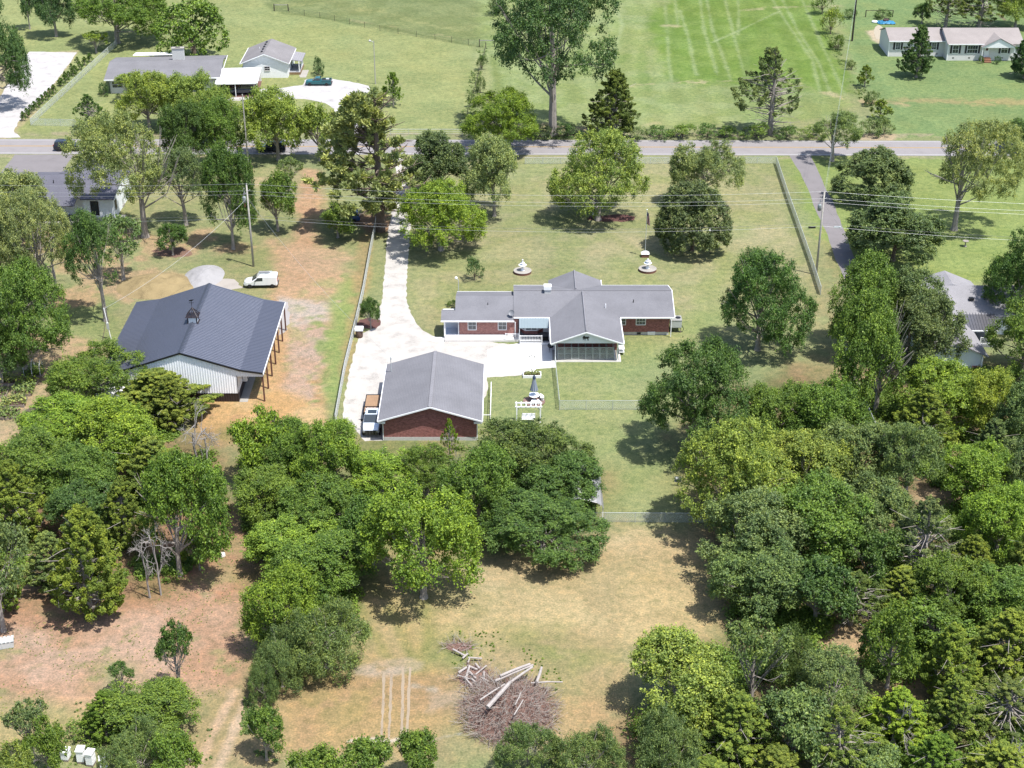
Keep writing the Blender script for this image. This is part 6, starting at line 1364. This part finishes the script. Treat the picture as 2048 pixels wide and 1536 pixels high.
# red mulch bed under the tree
mulch=gravelmat('red_mulch',T(142,104,98),.4); 
def blob(cx,cy,rx,ry,n_=18,seed=1,j=.15):
    rr=random.Random(seed); return [(cx+rx*math.cos(t)*(1+rr.uniform(-j,j)),cy+ry*math.sin(t)*(1+rr.uniform(-j,j))) for t in [2*math.pi*i/n_ for i in range(n_)]]
sheet('mulch_bed',blob(1226,437,50,7,seed=3,j=.3),mulch,.01,'dark red mulch bed under the wide front lawn tree'); sheet('mulch_bed',blob(739,647,24,11,seed=4),mulch,.01,'reddish mulch bed of the small driveway tree'); sheet('mulch_bed',blob(343,505,38,10,seed=5,j=.3),gravelmat('brown_mulch',T(176,142,124),.35),.01,'brown leaf litter patch under the small round tree')
trackm=gravelmat('tyre_track_soil',T(222,202,176),.3)
for k_,(xa,ya_,xb,yb_) in enumerate(((768,1345,763,1486),(783,1350,777,1488),(806,1335,803,1488),(820,1335,813,1486))):
    sheet('tyre_track',[(xa-2.6,ya_),(xa+2.6,ya_),((xa+xb)/2+3,(ya_+yb_)/2),(xb+2.6,yb_),(xb-2.6,yb_),((xa+xb)/2-2.4,(ya_+yb_)/2)],trackm,.004,'pale wheel track pressed into the dry field, one of four side by side',.05,.5,seed=20+k_)
sheet('sand_patch',blob(1757,65,10,14,seed=8,j=.2),plain('pale_sand',T(236,222,196),.95),.008,'pale sand patch at the left end of the brown-roofed ranch house')
for k_,(a,b,nm) in enumerate(((1228,436,'left'),(1258,434,'right'))):
    pass
x_,y_,_=P(1186,430); d=thing('garden_statue',(x_,y_,0),'small white statue under the wide front lawn tree','statue'); MB().lathe([(.16,0),(.14,.15),(.08,.3),(.14,.6),(.1,.85),(.05,.9)],0,0,12).build('figure',white,d,True); MB().lathe([(.02,.88),(.09,.93),(.09,1.04),(.02,1.1)],0,0,10).build('head',white,d,True)
# bin on brick pillar near drive
x_,y_,_=P(719,674); d=thing('stone_bin',(x_,y_,0),'brown round bin with a white lid by the driveway fence','bin'); MB().lathe([(.42,0),(.48,.3),(.48,.9),(.44,1.05)],0,0,20).build('drum',plain('brown_drum',T(150,120,105),.9,var=.2),d,True); MB().box(-.55,-.5,1.05,.55,.5,1.4).build('lid_box',white,d,bevel=.05)
for i in range(6):
    pass
# planter with triple lamp
x_,y_,_=P(1064,752); d=thing('planter_box',(x_,y_,0),'white square planter with flowers at the corner of the concrete apron','planter')
q=MB()
for a in ((-1.15,-.6,1.15,-.5),(-1.15,.5,1.15,.6),(-1.15,-.5,-1.05,.5),(1.05,-.5,1.15,.5)): q.box(a[0],a[1],0,a[2],a[3],.35)
q.build('box',white,d); MB().box(-1.05,-.5,0,1.05,.5,.25).build('soil',plain('dark_soil',T(120,96,80),.95),d)
g_=np.random.default_rng(3); pp=np.stack([g_.uniform(-1,1,260),g_.uniform(-.45,.45,260),g_.uniform(.3,.75,260)],-1); V,Fq,tt=leafcloud(g_,pp,unit(g_.normal(size=(260,3))+np.array([0,0,1])),np.full(260,.2),np.full(260,.1),g_.random(260)); me=npmesh('flowers',V,Fq,{'tint':('FLOAT',tt)}); me.materials.append(leaf); q=bpy.data.objects.new('flowers',me); C.objects.link(q); q.parent=d; q.color=(*TONE['pl'],1)
d=thing('garden_lamp',(x_,y_+.2,.25),'slim garden lamp with three heads in the white planter','lamp'); MB().tube([(0,0,0),(0,0,2.4)],.04,7).build('post',galv,d)
for a,b in ((-.3,0),(.3,.0),(0,.25)):
    MB().tube([(0,0,2.1),(a*.7,b*.7,2.1),(a,b,2.25)],.02,5).build('arm',galv,d); MB().lathe([(.03,2.25),(.11,2.32),(.13,2.5),(.03,2.6)],a,b,10).build('lantern',greywall,d)
# patio set
x_,y_,_=P(1068,803); d=thing('round_patio',(x_,y_,0),'round brick patio pad on the grass below the planter','patio'); MB().lathe([(1.35,0),(1.35,.08),(.05,.085)],0,0,36).build('paving',ringm,d)
d=thing('round_table',(x_,y_+.1,.09),'round white garden table on the brick patio pad','table'); MB().lathe([(.06,.7),(.62,.7),(.64,.74),(.62,.77),(.05,.78)],0,0,28).build('tabletop',white,d); MB().lathe([(.35,0),(.3,.06),(.1,.12),(.09,.7)],0,0,14).build('pedestal',white,d)
def bench(a,label):
    bx_=x_+1.02*math.cos(a); by_=y_+.1+1.02*math.sin(a); b=thing('curved_bench',(bx_,by_,.09),label,'bench',a-math.pi/2,'white curved benches around the patio table')
    q=MB(); n_=8
    for i in range(n_):
        t0=-.5+i/n_; t1=t0+1/n_; xs=[(math.sin(t)*1.0,-(1-math.cos(t))*1.0) for t in (t0*1.1,t1*1.1)]
        q.add([(xs[0][0]*.8,xs[0][1]-.2,.4),(xs[1][0]*.8,xs[1][1]-.2,.4),(xs[1][0]*1.1,xs[1][1]+.2,.4),(xs[0][0]*1.1,xs[0][1]+.2,.4),(xs[0][0]*.8,xs[0][1]-.2,.48),(xs[1][0]*.8,xs[1][1]-.2,.48),(xs[1][0]*1.1,xs[1][1]+.2,.48),(xs[0][0]*1.1,xs[0][1]+.2,.48)],[(0,3,2,1),(4,5,6,7),(0,1,5,4),(1,2,6,5),(2,3,7,6),(3,0,4,7)])
    q.build('seat',white,b); 
    for s_ in (-.32,.32): MB().box(s_-.06,-.2,0,s_+.06,.12,.4).build('leg',white,b)
bench(R(90),'white curved bench on the house side of the patio table'); bench(R(20),'white curved bench on the right of the patio table'); bench(R(-80),'white curved bench nearest the white swing frame')
ux,uy,_=P(1067,790); d=thing('closed_umbrella',(x_,y_+.1,.8),'closed blue and white striped umbrella standing in the patio table','umbrella')
m,n,l=newmat('umbrella_stripe'); co=objco(n); s=n.new('ShaderNodeSeparateXYZ'); l.new(co,s.inputs[0]); an=mathn(n,l,'ARCTAN2',s.outputs[1],s.outputs[0]); finish(m,n,l,ramp(n,l,mathn(n,l,'FRACT',mathn(n,l,'MULTIPLY',an,1.9)),[(.5,T(120,150,190)),(.55,T(232,236,242))]),.8)
MB().tube([(0,0,0),(0,0,2.8)],.03,6).build('pole',white,d); MB().lathe([(.5,.75),(.4,1.2),(.2,2.1),(.05,2.7)],0,0,16).build('canopy',m,d); MB().lathe([(.22,2.35),(.18,2.55),(.05,2.8)],0,0,12).build('top_cap',plain('blue_cloth',T(70,90,125),.8),d)
sx,sy,_=P(1057,845); d=thing('swing_frame',(sx,sy,0),'white wooden swing frame beside the patio, half behind the dark olive tree','swing')
for a in (-1.4,1.4):
    for b in (-.5,.5): MB().box(a-.07,b-.07,0,a+.07,b+.07,2.3).build('post',white,d)
MB().box(-1.6,-.55,2.3,1.6,-.42,2.45).box(-1.6,.42,2.3,1.6,.55,2.45).build('beam',white,d)
q=MB()
for i in range(6): q.box(-1.5+i*.58,-.6,2.45,-1.42+i*.58,.6,2.52)
q.build('slat',white,d)
for s_ in (-1,1): MB().add([(s_*1.4,-.5,1.8),(s_*1.4,-.5,1.95),(s_*.95,-.5,2.3),(s_*1.1,-.5,2.3),(s_*1.4,-.44,1.8),(s_*1.4,-.44,1.95),(s_*.95,-.44,2.3),(s_*1.1,-.44,2.3)],[(0,1,2,3),(7,6,5,4),(0,3,7,4),(1,5,6,2)]).build('brace',white,d)
MB().box(-.8,-.3,.55,.8,.25,.62).box(-.8,.2,.62,.8,.28,1.1).build('seat',white,d); MB().tube([(-.75,0,.6),(-.75,0,2.4)],.015,4).tube([(.75,0,.6),(.75,0,2.4)],.015,4).build('chain',galv,d)
x_,y_,_=P(1930,493); d=thing('birdbath',(x_,y_,0),'white stone birdbath on the lawn right of the drive','birdbath'); MB().lathe([(.28,0),(.2,.1),(.1,.2),(.09,.7),(.4,.82),(.46,.92),(.42,.93),(.2,.86),(.03,.85)],0,0,20).build('bowl',plain('pale_stone',T(215,205,195),.8),d,True)
# yard sign
x_,y_,_=P(1355,972); d=thing('yard_sign',(x_,y_,0),'small blue and white panel on a stake at the wood edge','sign'); MB().box(-.02,-.02,0,.02,.02,1.0).build('stake',darkmetal,d); MB().box(-.38,-.02,.55,.38,.02,1.2).build('panel',plain('blue_panel',T(80,100,150),.5),d); MB().box(-.38,-.026,.9,.38,-.021,1.2).build('panel_band',white,d)
# tarp pool and white thing behind the ranch house
x_,y_,_=P(1772,46); d=thing('blue_tarp',(x_,y_,0),'crumpled bright blue tarp on the grass behind the ranch house','tarp')
g_=np.random.default_rng(9); v=[];f=[]
for i in range(15):
    for j in range(9): v.append(((i-7)*.3*(1-.15*abs(j-4)/4),(j-4)*.36,.06+.5*max(0,1-((i-7)/7)**2-((j-4)/4)**2)+g_.random()*.18))
for i in range(14):
    for j in range(8): a=i*9+j; f.append((a,a+9,a+10,a+1))
q=MB(); q.v=v;q.f=f; q=q.build('cloth',plain('bright_blue_tarp',T(60,170,225),.5,var=.3,scale=1),d); q.modifiers.new('thick','SOLIDIFY').thickness=.03; MB().box(-.7,-.5,.3,.5,.3,.95).build('bundle',plain('brown_bundle',T(120,90,90),.9),d,bevel=.15)
x_,y_,_=P(1749,45); d=thing('white_bag',(x_,y_,0),'white bag lying on the grass left of the blue tarp','bag'); MB().lathe([(.1,0),(.7,.08),(.6,.35),(.1,.5)],0,0,12).build('bag',white,d,True)
# heaps
def heap(name,px_,py_,rx,ry,hh,mat,label,cat,seed=1,n_=40,kind=None,pw=1.4):
    x_,y_,_=P(px_,py_); v=[];f=[]
    for i in range(n_+1):
        for j in range(n_+1):
            a=(i/n_*2-1);b=(j/n_*2-1); r=math.hypot(a,b); xx=a*rx;yy=b*ry
            nn=float(fbm(np.array([xx+50+seed*9.]),np.array([yy+50.]),1.6,seed,4)[0])-.5; z=hh*max(0,1-r**pw)*(1+nn*1.1)+ nn*.12*max(0,1-r)
            v.append((xx,yy,z if r<1 else -.05))
    for i in range(n_):
        for j in range(n_): q=i*(n_+1)+j; f.append((q,q+n_+1,q+n_+2,q+1))
    m_=MB(); m_.v=v;m_.f=f; o=m_.build(name,mat,None,True); o.location=(x_,y_,0); return tag(o,label,cat,kind=kind)
heap('soil_mound',312,572,5.6,4.6,1.2,gravelmat('mound_soil',T(206,184,138),.45),'low brown soil mound beside the gravel pile',None,3,kind='structure',pw=1.7)
heap('gravel_pile',408,553,2.9,4.2,1.2,gravelmat('pile_gravel',T(226,224,226),.2),'pale grey gravel pile behind the barn','gravel pile',5,pw=1.2)
sheet('gravel_spill',[(368,560),(380,552),(440,556),(470,560),(486,575),(460,580),(440,575),(420,582),(380,572)],gravelmat('spill_gravel',T(236,226,216),.15),.006,'white gravel spilled between the pile and the van',.3,.8)
sheet('gravel_spill',[(560,600),(575,604),(580,640),(570,665),(560,670)],gravelmat('lean_gravel',T(228,222,220),.15),.006,'pale gravel strip under the barn lean-to edge',.2,.8)
def sticks(name,px_,py_,rx,ry,hh,num,label,seed,cat='brush pile',logs=5,red=True):
    g_=np.random.default_rng(seed); x_,y_,_=P(px_,py_); d=thing(name,(x_,y_,0),label,cat)
    def pile(num,r0,r1,l0,l1,up):
        mb=MB()
        for i in range(num):
            a=g_.random()*6.28; r=math.sqrt(g_.random()); top=hh*(1-r**1.6); p=np.array([rx*r*math.cos(a),ry*r*math.sin(a),top*g_.random()**.5*.95+.1])
            dr=unit(np.array([math.cos(a)*g_.uniform(-.2,1)+g_.normal()*.6,math.sin(a)*g_.uniform(-.2,1)+g_.normal()*.6,g_.normal()*.35+up])); L=g_.uniform(l0,l1); q=p+dr*L; q[2]=max(q[2],.05)
            mid=(p+q)/2+g_.normal(size=3)*L*.07; rr=g_.uniform(r0,r1); mb.tube([tuple(p),tuple(mid),tuple(q)],[rr,rr*.7,rr*.3],4,False)
            if g_.random()<.6:
                e=mid+unit(dr+g_.normal(size=3)*.6)*L*.5; e[2]=max(e[2],.04); mb.tube([tuple(mid),tuple(e)],[rr*.5,rr*.2],4,False)
        return mb
    heapm=MB(); n_=24
    for i in range(n_+1):
        for j in range(n_+1):
            a=(i/n_*2-1);b=(j/n_*2-1); r=math.hypot(a,b); heapm.v.append((a*rx*.85,b*ry*.85,hh*.55*max(0,1-r**1.5)*(.7+.6*g_.random()) if r<1 else -.05))
    for i in range(n_):
        for j in range(n_): q=i*(n_+1)+j; heapm.f.append((q,q+n_+1,q+n_+2,q+1))
    heapm.build('dead_leaves',plain('reddish_dead_leaves',T(178,140,126),.95,var=.45,scale=4),d)
    if red: pile(int(num*.62),.008,.02,.35,1.0,.15).build('brown_twigs',plain('brown_twig',T(206,164,150),.95,var=.3),d)
    pile(int(num*.38),.01,.03,.5,1.6,.2).build('grey_branches',plain('grey_twig',T(226,214,204),.95,var=.25),d)
    return d
d=sticks('brush_pile',1018,1425,4.3,4.7,2.1,3600,'large brush pile of grey branches and reddish twigs in the clearing',11)
lm=plain('bleached_log',T(246,236,230),.9,var=.2,scale=2)
for (a0,b0,a1,b1,r,z0,z1) in ((975,1415,1020,1365,.2,2.0,2.3),(1000,1352,1060,1328,.13,1.9,1.7),(990,1362,1066,1330,.12,1.6,1.5),(1020,1365,1065,1334,.12,2.0,1.5),(1073,1365,1083,1335,.14,1.5,1.2),(1062,1366,1125,1364,.07,1.4,1.1),(960,1400,1010,1368,.08,1.8,1.9),(1028,1430,1046,1400,.06,2.0,1.9),(1030,1410,1042,1385,.05,2.1,2.1)):
    p=Vector(P(a0,b0,z0))-Vector(d.location); q=Vector(P(a1,b1,z1))-Vector(d.location); MB().tube([p,(p+q)/2+Vector((.05,0,.08)),q],[r,r*.95,r*.85],8).build('log',lm,d)
d=sticks('brush_pile',947,1352,1.7,1.9,.4,260,'scattered heap of cut logs and twigs left above the large brush pile',12)
g_=np.random.default_rng(5)
for i in range(16):
    a,b=[(918,1305),(930,1312),(938,1320),(950,1316),(935,1345),(945,1335),(955,1332),(962,1340),(938,1365),(930,1355),(948,1362),(960,1366),(972,1360),(945,1350),(925,1340),(968,1352)][i]
    p=Vector(P(a,b,.35))-Vector(d.location); an=g_.random()*3.14; v_=Vector((math.cos(an),math.sin(an),.1))*g_.uniform(.35,.8); r=g_.uniform(.07,.13); MB().tube([p-v_,p+v_],[r,r*.9],8).build('log',lm,d)
sticks('brush_pile',918,1294,1.5,.8,.35,150,'small flat heap of dead twigs at the upper end of the log heap',13)
sticks('brush_pile',82,835,2.0,2.1,1.3,420,'heap of grey and brown sticks against a wooden panel by the garden beds',14)
x_,y_,_=P(70,835); d=thing('wooden_panel',(x_,y_,0),'leaning weathered wooden panel at the stick heap by the garden beds','panel',R(48)); q=MB()
for i in range(7): q.box(-1.0+i*.3,-.03,0,-.72+i*.3,.03,1.5)
q.build('boards',wood,d)
# garden beds
def bed(px_,py_,wx,wy,label,tone,hoops=False,seed=1,dens=340):
    x_,y_,_=P(px_,py_); d=thing('garden_bed',(x_,y_,0),label,'garden bed',R(4),'raised garden beds'); q=MB()
    q.box(-wx,-wy,0,wx,-wy+.06,.35).box(-wx,wy-.06,0,wx,wy,.35).box(-wx,-wy+.06,0,-wx+.06,wy-.06,.35).box(wx-.06,-wy+.06,0,wx,wy-.06,.35); q.build('frame',wood,d); MB().box(-wx+.06,-wy+.06,0,wx-.06,wy-.06,.28).build('soil',plain('dark_soil',(.05,.035,.025),.95),d)
    g_=np.random.default_rng(seed); k=dens; cc=np.stack([g_.uniform(-wx,wx,12),g_.uniform(-wy,wy,12),g_.uniform(.4,.8,12)],-1); pp=cc[g_.integers(0,12,k)]+g_.normal(size=(k,3))*np.array([.4,.34,.2]); pp[:,0]=np.clip(pp[:,0],-wx-.1,wx+.1); pp[:,2]=np.abs(pp[:,2]-.3)+.3
    V,Fq,tt=leafcloud(g_,pp,unit(g_.normal(size=(k,3))*.6+np.array([0,0,1])),g_.uniform(.18,.38,k),g_.uniform(.14,.3,k),g_.random(k)); me=npmesh('vegetables',V,Fq,{'tint':('FLOAT',tt)}); me.materials.append(leaf); o=bpy.data.objects.new('vegetables',me); C.objects.link(o); o.parent=d; o.color=(*TONE[tone],1)
    if hoops:
        for i in range(3):
            xx=-wx+.15+i*(wx*2-.3)/2; MB().tube([(xx,-wy*.95,.3),(xx,-wy*.9,1.4),(xx,-wy*.3,2.05),(xx,wy*.3,2.05),(xx,wy*.9,1.4),(xx,wy*.95,.3)],.035,5).build('hoop',white,d)
bed(68,750,1.15,.9,'raised bed with three white hoops at the left',tone='md',hoops=True,seed=1); bed(14,765,1.2,1.0,'leafy squash bed at the left edge below the shady tree','pl',seed=2); bed(56,768,1.2,.5,'narrow bed of sparse greens below the hooped bed','yg',seed=3,dens=160)
bed(48,785,1.1,1.1,'bed with grey-green leaves and a visible plank corner','gg',seed=4); bed(2,790,.8,.9,'nearly empty bed cut by the left edge','gg',seed=7,dens=60); bed(30,808,1.3,1.0,'bed of broad pale leaves behind a low trellis','pl',seed=5); bed(14,832,1.4,.9,'lowest raised bed with a long front plank','gg',seed=6)
x_,y_,_=P(52,850); d=thing('crate',(x_,y_,0),'small open wooden crate on the grass below the garden beds','crate',R(20)); q=MB().box(-.4,-.4,0,.4,-.34,.6).box(-.4,.34,0,.4,.4,.6).box(-.4,-.34,0,-.34,.34,.6).box(.34,-.34,0,.4,.34,.6); q.build('sides',wood,d); MB().box(-.34,-.34,.0,.34,.34,.15).build('base',wood,d)
# beehives
hv=[(133,1518,0,'leftmost of the four white beehives at the bottom left',2),(164,1522,6,'second white beehive from the left, square topped',3),(183,1528,-3,'third and tallest white beehive from the left',3),(208,1534,25,'rightmost white beehive, turned slightly',2)]
for a,b,rz_,lb,k in hv:
    x_,y_,_=P(a,b); d=thing('beehive',(x_,y_,0),lb,'beehive',R(rz_-8),'white beehives'); sc=1.0
    MB().box(-.3,-.35,0,.3,.35,.2).build('stand',wood,d)
    for i in range(k): MB().box(-.3+.005*i,-.36,.2+i*.36,.3-.005*i,.36,.2+i*.36+.34).build('hive_box',white,d); 
    MB().box(-.35,-.42,.2+k*.36,.35,.42,.2+k*.36+.12).build('lid',white,d,bevel=.02)
x_,y_,_=P(6,1293); d=thing('grey_crate',(x_,y_,0),'grey slatted box at the left edge on the red soil','box',R(15)); q=MB().box(-1.0,-.45,0,1.0,.45,.7); q.build('body',blockconc,d,bevel=.03); q=MB()
for i in range(6): q.box(-1.0+i*.36,-.5,.72,-.74+i*.36,.5,.78)
q.build('slats',galv,d)
x_,y_,_=P(445,1112); q=MB().lathe([(.05,0),(.34,.05),(.3,.3),(.05,.4)],0,0,9).build('white_rock',whiteconc,None,False); q.location=(x_,y_,0); tag(q,'white rock on the bare soil between the left grove and the thicket','rock')
# boxes stacked under the trees left of the barn
x_,y_,_=P(225,806); d=thing('covered_trailer',(x_,y_,0),'white covered trailer glimpsed under the trees left of the barn','trailer'); MB().box(-1.6,-1,.5,1.6,1,1.9).build('body',white,d,bevel=.1); wheels(d,(0,),1.05,.33)
x_,y_,_=P(343,812); d=thing('blue_barrel',(x_,y_,0),'blue barrel glimpsed under the olive cedar in front of the barn','barrel'); MB().lathe([(.28,0),(.3,.3),(.29,.6),(.28,.9),(.05,.9)],0,0,16).build('drum',plain('blue_plastic',T(40,90,170),.4),d,True)
